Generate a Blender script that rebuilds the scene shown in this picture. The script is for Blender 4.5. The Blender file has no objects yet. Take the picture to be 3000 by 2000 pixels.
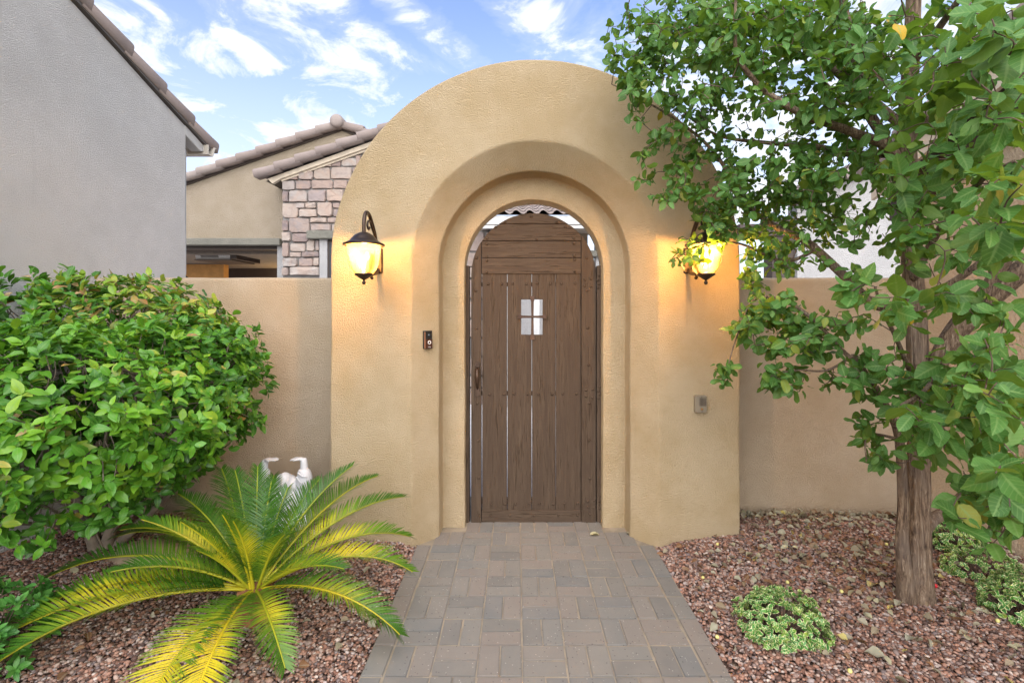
import bpy, bmesh, math, random
import numpy as np
from mathutils import Vector, Matrix, noise
R = math.radians
sc = bpy.context.scene
rng = np.random.default_rng(7)
random.seed(7)

# ------------------------------------------------------------------ camera, sky, sun, exposure
FPX, CH, VX, VY = 1422.0, 1.602, 1516.0, 922.0
cam = bpy.data.cameras.new('camera')
cam.sensor_width = 36.0
cam.lens = FPX / 3000 * 36
cam.shift_x = (1500 - VX) / 3000
cam.shift_y = (VY - 1000) / 3000
cam.clip_start = 0.05
cam.clip_end = 800
camo = bpy.data.objects.new('camera', cam)
sc.collection.objects.link(camo)
camo.location = (0, 0, CH)
camo.rotation_euler = (R(90), 0, 0)
sc.camera = camo

SUN_EL, SUN_AZ = 31.0, 184.0          # azimuth measured from +Y towards +X: behind the camera, a little to its left
EXPOSURE = 2.56
sc.view_settings.view_transform = 'Standard'
sc.view_settings.look = 'None'
sc.view_settings.gamma = 1
sc.view_settings.use_curve_mapping = False
sc.view_settings.exposure = EXPOSURE
sc.cycles.max_bounces = 8
sc.cycles.diffuse_bounces = 4
sc.cycles.transparent_max_bounces = 12
sc.cycles.use_denoising = True


class NT:
    """small helper round a node tree"""
    def __init__(s, tree):
        s.t = tree
        s.t.nodes.clear()
    def n(s, typ, **kw):
        nd = s.t.nodes.new('ShaderNode' + typ)
        ins = kw.pop('ins', {})
        for k, v in kw.items():
            setattr(nd, k, v)
        for k, v in ins.items():
            s.put(nd, k, v)
        return nd
    def put(s, nd, k, v):
        sock = nd.inputs[k]
        if isinstance(v, bpy.types.NodeSocket):
            s.t.links.new(v, sock)
        else:
            if isinstance(v, (tuple, list)) and sock.type == 'RGBA' and len(v) == 3:
                v = (*v, 1)
            sock.default_value = v
    def math(s, op, a, b=0.0, clamp=False):
        nd = s.n('Math', operation=op, use_clamp=clamp)
        s.put(nd, 0, a)
        s.put(nd, 1, b)
        return nd.outputs[0]
    def mix(s, f, a, b, blend='MIX'):
        nd = s.n('Mix', data_type='RGBA', blend_type=blend)
        s.put(nd, 0, f)
        s.put(nd, 6, a)
        s.put(nd, 7, b)
        return nd.outputs[2]
    def noise(s, vec, scale, detail=3, rough=0.55, dist=0.0):
        nd = s.n('TexNoise')
        if vec is not None:
            s.put(nd, 'Vector', vec)
        nd.inputs['Scale'].default_value = scale
        nd.inputs['Detail'].default_value = detail
        nd.inputs['Roughness'].default_value = rough
        nd.inputs['Distortion'].default_value = dist
        return nd.outputs['Fac']
    def ramp(s, f, stops, interp='LINEAR'):
        nd = s.n('ValToRGB')
        cr = nd.color_ramp
        cr.interpolation = interp
        while len(cr.elements) < len(stops):
            cr.elements.new(0.5)
        for e, (p, c) in zip(cr.elements, stops):
            e.position = p
            e.color = (*c, 1) if len(c) == 3 else c
        s.put(nd, 0, f)
        return nd.outputs[0]
    def rng(s, v, a, b, c=0.0, d=1.0):
        nd = s.n('MapRange', interpolation_type='SMOOTHSTEP')
        s.put(nd, 0, v)
        for i, x in enumerate((a, b, c, d)):
            nd.inputs[i + 1].default_value = x
        return nd.outputs[0]


w = bpy.data.worlds.new('World')
sc.world = w
w.use_nodes = True
t = NT(w.node_tree)
sky = t.n('TexSky', sky_type='NISHITA', sun_disc=False)
sky.sun_elevation = R(SUN_EL)
sky.sun_rotation = R(SUN_AZ)
sky.air_density = 1.3
sky.dust_density = 0.6
sky.ozone_density = 3.0
gen = t.n('TexCoord').outputs['Generated']
sep = t.n('SeparateXYZ', ins={0: gen})
dx, dy, dz = sep.outputs
az = t.math('ARCTAN2', dx, dy)
el = t.math('ARCSINE', dz)
# fair-weather clouds: broken puffs all round, the larger ones where the place has them
BL = [(-.657, .443, .11, .028, -.25), (-.645, .399, .07, .02, -.3), (-.42, .47, .14, .04, -.35), (-.36, .44, .10, .045, -.3), (-.40, .54, .06, .05, .2), (-.181, .526, .10, .022, -.45),
      (-.27, .49, .09, .018, -.2), (-.398, .377, .058, .028, -.3), (-.50, .44, .05, .02, -.4), (-.55, .27, .22, .05, .1), (.02, .56, .06, .03, -.3),
      (-.62, .22, .30, .10, .05), (-.40, .27, .20, .06, .1), (.62, .33, .42, .22, 0.0), (.60, .33, .25, .16, 0.0), (.35, .24, .3, .1, 0.0),
      (1.5, .4, .4, .12, .1), (-1.7, .45, .4, .12, .1), (2.5, .35, .4, .1, .1), (-2.6, .4, .4, .12, -.1), (3.1, .7, .3, .12, .2)]
m = None
for u0, v0, a, b, th in BL:
    du = t.math('SUBTRACT', az, u0)
    dv = t.math('SUBTRACT', el, v0)
    c, s_ = math.cos(th), math.sin(th)
    p = t.math('ADD', t.math('MULTIPLY', du, c / a), t.math('MULTIPLY', dv, s_ / a))
    q = t.math('ADD', t.math('MULTIPLY', du, -s_ / b), t.math('MULTIPLY', dv, c / b))
    d2 = t.math('ADD', t.math('MULTIPLY', p, p), t.math('MULTIPLY', q, q))
    f = t.math('MAXIMUM', t.math('SUBTRACT', 1.0, t.math('MULTIPLY', d2, .38)), -0.6)
    m = f if m is None else t.math('MAXIMUM', m, f)
mp = t.n('Mapping')
t.put(mp, 'Vector', gen)
mp.inputs['Scale'].default_value = (1, 1, 1.9)
big = t.noise(mp.outputs[0], 7.5, 10, .66, .5)
fine = t.noise(mp.outputs[0], 2.2, 6, .6, .2)
den = t.math('ADD', t.math('MULTIPLY', m, .45), t.math('MULTIPLY', t.math('SUBTRACT', big, .5), 2.2))
den = t.math('ADD', den, t.math('MULTIPLY', t.math('SUBTRACT', fine, .5), .7))
cl = t.rng(den, .0, .62)
veil = t.math('MULTIPLY', t.rng(den, -.6, .5), .34)
cl = t.math('MAXIMUM', cl, veil)
hz = t.rng(dz, .06, .60, .70, .10)
cl = t.math('MAXIMUM', cl, hz)
bl = t.mix(1.0, sky.outputs[0], (.64, .70, .90), 'MULTIPLY')
skyc = t.mix(cl, bl, (4.1, 4.2, 4.4))
bg = t.n('Background', ins={'Color': skyc, 'Strength': 0.05})
out = t.n('OutputWorld')
t.t.links.new(bg.outputs[0], out.inputs[0])

sun = bpy.data.lights.new('sun', 'SUN')
sun.energy = 1.5
sun.angle = R(112)
sun.color = (1.0, .94, .86)
suno = bpy.data.objects.new('sun', sun)
sc.collection.objects.link(suno)
sv = Vector((math.sin(R(SUN_AZ)) * math.cos(R(SUN_EL)), math.cos(R(SUN_AZ)) * math.cos(R(SUN_EL)), math.sin(R(SUN_EL))))
suno.rotation_euler = sv.to_track_quat('Z', 'Y').to_euler()
suno.location = sv * 20

# ------------------------------------------------------------------ helpers
def P(px, py, D):
    """the world point at depth D (metres in front of the camera) seen at photograph pixel px, py"""
    return Vector(((px - VX) * D / FPX, D, CH - (py - VY) * D / FPX))
def Q(dx_, dy_, D):
    return P(dx_ * 1.27551, dy_ * 1.27551, D)

def setp(o, label=None, cat=None, group=None, kind=None):
    if label: o['label'] = label
    if cat: o['category'] = cat
    if group: o['group'] = group
    if kind: o['kind'] = kind
    return o

def thing(name, label, cat, loc=(0, 0, 0), group=None):
    o = bpy.data.objects.new(name, None)
    o.empty_display_size = .1
    sc.collection.objects.link(o)
    o.location = loc
    return setp(o, label, cat, group)

def wloc(o):
    v = Vector((0, 0, 0))
    while o is not None:
        v += o.location
        o = o.parent
    return v

def add(name, me, mat=None, parent=None, loc=None, smooth=None):
    """link a mesh whose coordinates are world coordinates (or local when loc is given) under parent"""
    if mat is not None and not me.materials:
        me.materials.append(mat)
    o = bpy.data.objects.new(name, me)
    sc.collection.objects.link(o)
    if parent is not None:
        o.parent = parent
        pw = wloc(parent)
        o.location = (Vector(loc) if loc is not None else Vector((0, 0, 0))) - pw
    elif loc is not None:
        o.location = loc
    return o

def pymesh(name, V, F, smooth=False):
    me = bpy.data.meshes.new(name)
    me.from_pydata([tuple(v) for v in V], [], F)
    if smooth:
        me.polygons.foreach_set('use_smooth', [True] * len(me.polygons))
    me.update()
    return me

def fixn(me):
    bm = bmesh.new()
    bm.from_mesh(me)
    bmesh.ops.recalc_face_normals(bm, faces=bm.faces)
    bm.to_mesh(me)
    bm.free()
    return me

def npmesh(name, V, F, col=None, smooth=True):
    V = np.asarray(V, np.float32)
    F = np.asarray(F, np.int32)
    me = bpy.data.meshes.new(name)
    me.vertices.add(len(V))
    me.vertices.foreach_set('co', V.ravel())
    me.loops.add(F.size)
    me.loops.foreach_set('vertex_index', F.ravel())
    me.polygons.add(len(F))
    k = F.shape[1]
    me.polygons.foreach_set('loop_start', np.arange(0, F.size, k, dtype=np.int32))
    me.polygons.foreach_set('use_smooth', np.full(len(F), smooth))
    if col is not None:
        a = me.color_attributes.new('tint', 'FLOAT_COLOR', 'POINT')
        a.data.foreach_set('color', np.asarray(col, np.float32).ravel())
    me.update(calc_edges=True)
    return me

def boxm(name, a, b, bev=0.0):
    """box mesh between two corners, optionally bevelled"""
    bm = bmesh.new()
    bmesh.ops.create_cube(bm, size=1)
    a, b = Vector(a), Vector(b)
    for v in bm.verts:
        v.co = Vector([(a[i] + b[i]) / 2 + v.co[i] * abs(b[i] - a[i]) for i in range(3)])
    if bev:
        bmesh.ops.bevel(bm, geom=bm.edges[:], offset=bev, segments=1, affect='EDGES')
    me = bpy.data.meshes.new(name)
    bm.to_mesh(me)
    bm.free()
    return me

def prism(name, poly, y0, y1, axis='y', bev=0.0):
    """extrude a polygon given as (u, z): along y (u is x) or along x (u is y)"""
    n = len(poly)
    V, F = [], []
    for yy in (y0, y1):
        for u, z in poly:
            V.append((u, yy, z) if axis == 'y' else (yy, u, z))
    F.append(list(range(n)))
    F.append(list(range(2 * n - 1, n - 1, -1)))
    for i in range(n):
        j = (i + 1) % n
        F.append([i, i + n, j + n, j])
    me = fixn(pymesh(name, V, F))
    if bev:
        bm = bmesh.new()
        bm.from_mesh(me)
        bmesh.ops.bevel(bm, geom=bm.edges[:], offset=bev, segments=1, affect='EDGES', clamp_overlap=True)
        bm.to_mesh(me)
        bm.free()
    return me

def lathe(name, prof, seg=24, center=(0, 0, 0), axis='z', smooth=True, off=None):
    V, F = [], []
    n = len(prof)
    for i in range(seg):
        a = 2 * math.pi * i / seg
        for r, z in prof:
            if axis == 'z':
                V.append((center[0] + r * math.cos(a), center[1] + r * math.sin(a), center[2] + z))
            else:
                V.append((center[0] + r * math.cos(a), center[1] + z, center[2] + r * math.sin(a)))
    for i in range(seg):
        j = (i + 1) % seg
        for k in range(n - 1):
            F.append([i * n + k, j * n + k, j * n + k + 1, i * n + k + 1])
    me = pymesh(name, V, F, smooth)
    bm = bmesh.new()
    bm.from_mesh(me)
    bmesh.ops.remove_doubles(bm, verts=bm.verts, dist=1e-5)
    bmesh.ops.recalc_face_normals(bm, faces=bm.faces)
    bm.to_mesh(me)
    bm.free()
    return me

def crom(pts, rad, step=6):
    pts = [Vector(p) for p in pts]
    o, r = [], []
    n = len(pts)
    for i in range(n - 1):
        p0, p1, p2, p3 = pts[max(i - 1, 0)], pts[i], pts[i + 1], pts[min(i + 2, n - 1)]
        for k in range(step):
            u = k / step
            o.append(.5 * ((2 * p1) + (p2 - p0) * u + (2 * p0 - 5 * p1 + 4 * p2 - p3) * u * u + (3 * p1 - p0 - 3 * p2 + p3) * u ** 3))
            r.append(rad[i] * (1 - u) + rad[i + 1] * u)
    o.append(pts[-1])
    r.append(rad[-1])
    return o, r

def tube_arrays(pts, rad, sides=8, wob=None):
    """quad tube along points: (verts, quads)"""
    V = []
    n = len(pts)
    up = Vector((.31, .17, .93))
    for i in range(n):
        d = (pts[min(i + 1, n - 1)] - pts[max(i - 1, 0)]).normalized()
        s = d.cross(up)
        if s.length < 1e-3:
            s = d.cross(Vector((1, 0, 0)))
        s.normalize()
        b = d.cross(s)
        for k in range(sides):
            a = 2 * math.pi * k / sides
            rr = rad[i]
            if wob:
                rr *= wob(i / max(n - 1, 1), a, pts[i])
            V.append(pts[i] + (s * math.cos(a) + b * math.sin(a)) * rr)
    F = []
    for i in range(n - 1):
        for k in range(sides):
            k2 = (k + 1) % sides
            F.append((i * sides + k, i * sides + k2, (i + 1) * sides + k2, (i + 1) * sides + k))
    return V, F

class Join:
    def __init__(s):
        s.V, s.F = [], []
    def add(s, VF):
        o = len(s.V)
        s.V += [tuple(v) for v in VF[0]]
        s.F += [tuple(i + o for i in f) for f in VF[1]]
    def mesh(s, name, smooth=True):
        return npmesh(name, np.array(s.V), np.array(s.F), None, smooth)

def tube(name, pts, rad, sides=8, step=5, mat=None, parent=None, wob=None):
    if not hasattr(rad, '__len__'):
        rad = [rad] * len(pts)
    p, r = crom(pts, rad, step)
    V, F = tube_arrays(p, r, sides, wob)
    F = [list(f) for f in F]
    F.append(list(range(sides))[::-1])
    F.append([len(V) - sides + k for k in range(sides)])
    me = pymesh(name, V, F, True)
    return add(name, me, mat, parent)

def wn(o):
    md = o.modifiers.new('wn', 'WEIGHTED_NORMAL')
    md.keep_sharp = False
    return o

def bevel(o, wd, seg=1):
    md = o.modifiers.new('bevel', 'BEVEL')
    md.width = wd
    md.segments = seg
    md.limit_method = 'ANGLE'
    md.angle_limit = R(35)
    return o

def fillet(poly, rads, seg=4):
    """round the corners of a closed 2-D polygon"""
    out = []
    n = len(poly)
    for i in range(n):
        p = Vector(poly[i])
        a = Vector(poly[i - 1])
        b = Vector(poly[(i + 1) % n])
        r = rads[i]
        if r <= 0:
            out.append(tuple(p))
            continue
        u = (a - p).normalized()
        v = (b - p).normalized()
        L = min(r, (a - p).length * .45, (b - p).length * .45)
        for k in range(seg + 1):
            s = k / seg
            out.append(tuple((p + u * L) * (1 - s) ** 2 + p * 2 * s * (1 - s) + (p + v * L) * s * s))
    return out

# ------------------------------------------------------------------ materials
def new_mat(name):
    m_ = bpy.data.materials.new(name)
    m_.use_nodes = True
    tt = NT(m_.node_tree)
    b = tt.n('BsdfPrincipled')
    o = tt.n('OutputMaterial')
    tt.t.links.new(b.outputs[0], o.inputs[0])
    return m_, tt, b, o

def plain(name, col, rough=.6, metal=0.0, bump=0.0, bscale=200, var=.12, spec=.5):
    m_, tt, b, o = new_mat(name)
    tc = tt.n('TexCoord').outputs['Object']
    nz = tt.noise(tc, 9, 5)
    c = tt.mix(tt.rng(nz, .3, .7), tuple(x * (1 - var) for x in col), tuple(min(1, x * (1 + var)) for x in col))
    tt.put(b, 'Base Color', c)
    tt.put(b, 'Roughness', tt.math('ADD', rough - .06, tt.math('MULTIPLY', nz, .12)))
    b.inputs['Metallic'].default_value = metal
    b.inputs['Specular IOR Level'].default_value = spec
    if bump:
        bn = tt.n('Bump', ins={'Strength': bump, 'Distance': .002, 'Height': tt.noise(tc, bscale, 4)})
        tt.put(b, 'Normal', bn.outputs[0])
    return m_

def stucco(name, c1, c2, lump=120, dist=.010, strength=1.0, warm=None):
    m_, tt, b, o = new_mat(name)
    tc = tt.n('TexCoord').outputs['Object']
    n1 = tt.noise(tc, 1.1, 5, .6, .4)
    n2 = tt.noise(tc, 5.0, 5, .65)
    f = tt.rng(tt.math('ADD', tt.math('MULTIPLY', n1, .6), tt.math('MULTIPLY', n2, .4)), .36, .64)
    c = tt.mix(f, c1, c2)
    mpn = tt.n('Mapping')
    tt.put(mpn, 'Vector', tc)
    mpn.inputs['Scale'].default_value = (9, 9, .8)
    st = tt.rng(tt.noise(mpn.outputs[0], 1, 4, .6), .62, .8)
    c = tt.mix(tt.math('MULTIPLY', st, .10), c, tuple(x * .55 for x in c1))
    sp = tt.rng(tt.noise(tc, 240, 2), .58, .75)
    c = tt.mix(tt.math('MULTIPLY', sp, .16), c, tuple(x * .6 for x in c1))
    tt.put(b, 'Base Color', c)
    b.inputs['Roughness'].default_value = .93
    b.inputs['Specular IOR Level'].default_value = .2
    l1 = tt.noise(tc, lump, 4, .65, .15)
    l2 = tt.noise(tc, lump * 2.4, 3, .6)
    h = tt.math('ADD', tt.rng(l1, .32, .68), tt.math('MULTIPLY', l2, .45))
    h = tt.math('ADD', h, tt.math('MULTIPLY', tt.noise(tc, 9, 3), .5))
    bn = tt.n('Bump', ins={'Strength': strength, 'Distance': dist, 'Height': h})
    tt.put(b, 'Normal', bn.outputs[0])
    return m_

def leafmat(name, stops, rough=.42, trans=.35, vein=(.12, .22, .05), tcol=(.25, .42, .04), edge=None, back=None, spec=.4):
    """leaf material: the mesh attribute tint holds (kind of leaf 0-1, distance from midrib 0-1, along the leaf)"""
    m_, tt, b, o = new_mat(name)
    at = tt.n('Attribute', attribute_name='tint')
    sp_ = tt.n('SeparateXYZ', ins={0: at.outputs['Vector']})
    c = tt.ramp(sp_.outputs[0], stops)
    tc = tt.n('TexCoord').outputs['Object']
    nz = tt.noise(tc, 22 if edge is None else 60, 4)
    c = tt.mix(tt.rng(nz, .35, .75, 0, .35), c, tt.mix(1, c, (.62, .72, .5), 'MULTIPLY'))
    if edge is not None:
        e = tt.math('ADD', sp_.outputs[1], tt.math('MULTIPLY', tt.math('SUBTRACT', nz, .5), .6))
        c = tt.mix(tt.rng(e, .62, .80), c, edge)
    else:
        c = tt.mix(tt.rng(sp_.outputs[1], .20, .03, 0, .55), c, vein)
        ph = tt.math('SUBTRACT', tt.math('MULTIPLY', sp_.outputs[2], 46.0), tt.math('MULTIPLY', sp_.outputs[1], 9.0))
        c = tt.mix(tt.rng(tt.math('SINE', ph), .55, .98, 0, .28), c, vein)
    if back is not None:
        geo = tt.n('NewGeometry').outputs['Backfacing']
        c = tt.mix(tt.math('MULTIPLY', geo, .7), c, back)
    tt.put(b, 'Base Color', c)
    b.inputs['Roughness'].default_value = rough
    b.inputs['Specular IOR Level'].default_value = spec
    tr = tt.n('BsdfTranslucent', ins={'Color': tt.mix(.5, tt.mix(1, c, (2.0, 2.0, 1.2), 'MULTIPLY'), tcol)})
    mx = tt.n('MixShader', ins={0: trans})
    tt.t.links.new(b.outputs[0], mx.inputs[1])
    tt.t.links.new(tr.outputs[0], mx.inputs[2])
    tt.t.links.new(mx.outputs[0], o.inputs[0])
    return m_

M = {}
M['arch'] = stucco('arch_stucco', (.565, .425, .245), (.66, .525, .34))
M['lowwall'] = stucco('low_wall_stucco', (.63, .49, .335), (.71, .58, .43))
M['house'] = stucco('grey_house_stucco', (.625, .605, .57), (.70, .68, .645), lump=135, dist=.009, strength=.95)
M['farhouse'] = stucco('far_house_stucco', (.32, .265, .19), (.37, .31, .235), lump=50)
M['pale'] = stucco('pale_stucco', (.42, .415, .41), (.49, .48, .47), lump=50)
M['rhouse'] = stucco('tan_house_stucco', (.50, .39, .27), (.57, .46, .335), lump=60, dist=.006)
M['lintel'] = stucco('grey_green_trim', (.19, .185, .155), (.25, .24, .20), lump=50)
M['trim'] = plain('beige_trim_paint', (.55, .47, .36), .6, bump=.2)
M['dark'] = plain('dark_brown_paint', (.045, .030, .022), .6)
M['metal'] = plain('drip_edge_metal', (.09, .075, .065), .5, .3)
M['gutter'] = plain('gutter_paint', (.46, .42, .36), .4)
M['tile'] = None
M['white'] = plain('white_paint', (.60, .60, .585), .5)
M['bronze'] = plain('aged_bronze', (.050, .034, .026), .38, .75, bump=.25, bscale=120, var=.35)
M['copper'] = plain('worn_bronze', (.065, .040, .027), .42, .6, bump=.3, bscale=150, var=.4)
M['black'] = plain('black_plastic', (.012, .012, .013), .3)
M['iron'] = plain('rusty_iron', (.075, .042, .028), .6, .5, bump=.5, bscale=180, var=.4)
M['plaster'] = plain('white_plaster_statue', (.64, .65, .68), .5, bump=.25, bscale=90, var=.04)
M['soil'] = plain('brown_soil', (.10, .062, .045), .95, bump=.6, bscale=60, var=.3)
M['concrete'] = plain('courtyard_concrete', (.56, .55, .55), .85, bump=.3, bscale=80)
M['sand'] = plain('joint_sand', (.27, .225, .165), .95, bump=.5, bscale=300, var=.2)

def tilemat():
    m_, tt, b, o = new_mat('concrete_roof_tile')
    oi = tt.n('ObjectInfo').outputs['Random']
    tc = tt.n('TexCoord').outputs['Object']
    c = tt.ramp(oi, [(0, (.211, .168, .148)), (.5, (.250, .203, .183)), (1, (.289, .246, .222))])
    c = tt.mix(tt.rng(tt.noise(tc, 7, 5), .35, .7, 0, .45), c, (.179, .148, .136))
    c = tt.mix(tt.rng(tt.noise(tc, 40, 3), .66, .74, 0, .5), c, (.109, .094, .086))
    tt.put(b, 'Base Color', c)
    b.inputs['Roughness'].default_value = .85
    bn = tt.n('Bump', ins={'Strength': .4, 'Distance': .003, 'Height': tt.noise(tc, 90, 4)})
    tt.put(b, 'Normal', bn.outputs[0])
    return m_
M['tile'] = tilemat()

def woodmat(name, axis):
    m_, tt, b, o = new_mat(name)
    tc = tt.n('TexCoord').outputs['Object']
    oi = tt.n('ObjectInfo')
    rv = tt.n('CombineXYZ', ins={0: tt.math('MULTIPLY', oi.outputs['Random'], 37.0), 1: tt.math('MULTIPLY', oi.outputs['Random'], 11.0), 2: 0.0})
    va = tt.n('VectorMath', operation='ADD', ins={0: tc, 1: rv.outputs[0]})
    mpn = tt.n('Mapping')
    tt.put(mpn, 'Vector', va.outputs[0])
    mpn.inputs['Scale'].default_value = (26, 10, 1.3) if axis == 'z' else (1.6, 10, 26)
    v = mpn.outputs[0]
    g1 = tt.noise(v, 1.0, 6, .65, 1.2)
    mp2 = tt.n('Mapping')
    tt.put(mp2, 'Vector', va.outputs[0])
    mp2.inputs['Scale'].default_value = (150, 60, 5) if axis == 'z' else (6, 60, 150)
    g2 = tt.noise(mp2.outputs[0], 1.0, 4, .6, .4)
    saw = tt.n('Mapping')
    tt.put(saw, 'Vector', va.outputs[0])
    saw.inputs['Scale'].default_value = (12, 60, 260) if axis == 'z' else (260, 60, 12)
    g3 = tt.noise(saw.outputs[0], 1.0, 3)
    c = tt.mix(tt.rng(g1, .3, .7), (0.060, 0.040, 0.028), (0.102, 0.071, 0.048))
    c = tt.mix(tt.rng(oi.outputs['Random'], 0, 1, 0, .35), c, (.055, .038, .026))
    crack = tt.math('MULTIPLY', tt.rng(g2, .53, .63), tt.rng(g1, .46, .60))
    c = tt.mix(tt.math('MULTIPLY', crack, .6), c, (.030, .018, .011))
    c = tt.mix(tt.math('MULTIPLY', tt.rng(g3, .5, .8), .22), c, (.10, .072, .05))
    tt.put(b, 'Base Color', c)
    b.inputs['Roughness'].default_value = .72
    b.inputs['Specular IOR Level'].default_value = .15
    h = tt.math('ADD', tt.math('MULTIPLY', g1, .8), tt.math('ADD', tt.math('MULTIPLY', g2, .7), tt.math('MULTIPLY', g3, .35)))
    h = tt.math('SUBTRACT', h, tt.math('MULTIPLY', crack, 1.2))
    bn = tt.n('Bump', ins={'Strength': .8, 'Distance': .004, 'Height': h})
    tt.put(b, 'Normal', bn.outputs[0])
    return m_
M['woodv'] = woodmat('brown_painted_wood_upright', 'z')
M['woodh'] = woodmat('brown_painted_wood_level', 'x')

def pavermat():
    m_, tt, b, o = new_mat('concrete_paver')
    oi = tt.n('ObjectInfo').outputs['Random']
    tc = tt.n('TexCoord').outputs['Object']
    rv = tt.n('VectorMath', operation='ADD', ins={0: tc, 1: tt.n('ObjectInfo').outputs['Location']}).outputs[0]
    c = tt.ramp(oi, [(0, (0.152, 0.143, 0.130)), (.3, (0.189, 0.175, 0.154)), (.52, (0.206, 0.173, 0.148)), (.70, (0.198, 0.184, 0.162)), (.86, (0.148, 0.149, 0.145)), (1, (0.217, 0.181, 0.152))])
    c = tt.mix(tt.rng(tt.noise(rv, 6, 5, .6), .35, .7, 0, .4), c, (0.238, 0.212, 0.181))
    vo = tt.n('TexVoronoi', feature='F1')
    tt.put(vo, 'Vector', rv)
    vo.inputs['Scale'].default_value = 85
    vo.inputs['Randomness'].default_value = 1.0
    pick = tt.n('SeparateColor', ins={0: vo.outputs['Color']})
    spot = tt.math('MULTIPLY', tt.rng(vo.outputs['Distance'], .34, .22), tt.rng(pick.outputs[0], .88, .92))
    c = tt.mix(tt.math('MULTIPLY', spot, .65), c, (0.023, 0.023, 0.024))
    sp2 = tt.math('MULTIPLY', tt.rng(vo.outputs['Distance'], .28, .2), tt.rng(pick.outputs[1], .90, .93))
    c = tt.mix(tt.math('MULTIPLY', sp2, .8), c, (0.414, 0.386, 0.344))
    c = tt.mix(tt.rng(tt.noise(rv, 420, 2), .5, .7, 0, .35), c, (0.134, 0.123, 0.108))
    tt.put(b, 'Base Color', c)
    b.inputs['Roughness'].default_value = .88
    h = tt.math('SUBTRACT', tt.noise(rv, 330, 3), tt.math('MULTIPLY', spot, .6))
    bn = tt.n('Bump', ins={'Strength': .5, 'Distance': .002, 'Height': h})
    tt.put(b, 'Normal', bn.outputs[0])
    return m_
M['paver'] = pavermat()

def stonemat():
    m_, tt, b, o = new_mat('quarried_stone')
    oi = tt.n('ObjectInfo').outputs['Random']
    tc = tt.n('TexCoord').outputs['Object']
    c = tt.ramp(oi, [(0, (0.349, 0.282, 0.235)), (.25, (0.376, 0.329, 0.288)), (.45, (0.295, 0.224, 0.191)), (.6, (0.181, 0.144, 0.141)), (.75, (0.402, 0.369, 0.335)), (.88, (0.242, 0.194, 0.187)), (1, (0.335, 0.302, 0.275))])
    c = tt.mix(tt.rng(tt.noise(tc, 3.2, 6, .65, .8), .38, .68, 0, .75), c, (0.349, 0.249, 0.194))
    c = tt.mix(tt.rng(tt.noise(tc, 9, 5), .5, .75, 0, .5), c, (0.148, 0.120, 0.120))
    tt.put(b, 'Base Color', c)
    b.inputs['Roughness'].default_value = .9
    bn = tt.n('Bump', ins={'Strength': .8, 'Distance': .03, 'Height': tt.noise(tc, 6, 7, .65, .5)})
    tt.put(b, 'Normal', bn.outputs[0])
    return m_
M['stone'] = stonemat()
M['mortar'] = plain('grey_mortar', (.21, .20, .19), .95, bump=.4)

def barkmat():
    m_, tt, b, o = new_mat('shredding_bark')
    tc = tt.n('TexCoord').outputs['Object']
    mpn = tt.n('Mapping')
    tt.put(mpn, 'Vector', tc)
    mpn.inputs['Scale'].default_value = (1, 1, .11)
    g = tt.noise(mpn.outputs[0], 62, 7, .7, 1.3)
    g2 = tt.noise(mpn.outputs[0], 150, 4, .6, .6)
    big_ = tt.noise(tc, 5, 3)
    c = tt.ramp(g, [(.30, (.030, .016, .010)), (.43, (.12, .076, .048)), (.54, (.24, .165, .108)), (.68, (.41, .33, .24))])
    c = tt.mix(tt.rng(big_, .45, .7, 0, .6), c, (.19, .145, .115))
    tt.put(b, 'Base Color', c)
    b.inputs['Roughness'].default_value = .92
    h = tt.math('ADD', g, tt.math('MULTIPLY', g2, .5))
    bn = tt.n('Bump', ins={'Strength': 1.0, 'Distance': .02, 'Height': h})
    tt.put(b, 'Normal', bn.outputs[0])
    return m_
M['bark'] = barkmat()
M['twig'] = plain('brown_twig', (.105, .068, .050), .85, var=.35)
M['greytwig'] = plain('grey_stem', (.22, .18, .14), .9, bump=.5, bscale=60, var=.3)

def pebblemat():
    m_, tt, b, o = new_mat('pink_brown_gravel')
    at = tt.n('Attribute', attribute_name='tint')
    sp_ = tt.n('SeparateXYZ', ins={0: at.outputs['Vector']})
    c = tt.ramp(sp_.outputs[0], [(0, (0.057, 0.035, 0.030)), (.14, (0.127, 0.067, 0.049)), (.3, (0.226, 0.108, 0.070)), (.48, (0.387, 0.209, 0.145)), (.62, (0.324, 0.209, 0.163)),
                                 (.74, (0.159, 0.125, 0.123)), (.82, (0.468, 0.329, 0.255)), (.92, (0.297, 0.249, 0.238)), (1, (0.594, 0.481, 0.405))])
    tc = tt.n('TexCoord').outputs['Object']
    c = tt.mix(tt.rng(tt.noise(tc, 120, 3),   .4, .7, 0, .25), c, (0.133, 0.082, 0.065))
    tt.put(b, 'Base Color', c)
    b.inputs['Roughness'].default_value = .8
    bn = tt.n('Bump', ins={'Strength': .4, 'Distance': .002, 'Height': tt.noise(tc, 260, 3)})
    tt.put(b, 'Normal', bn.outputs[0])
    return m_
M['pebble'] = pebblemat()

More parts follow.
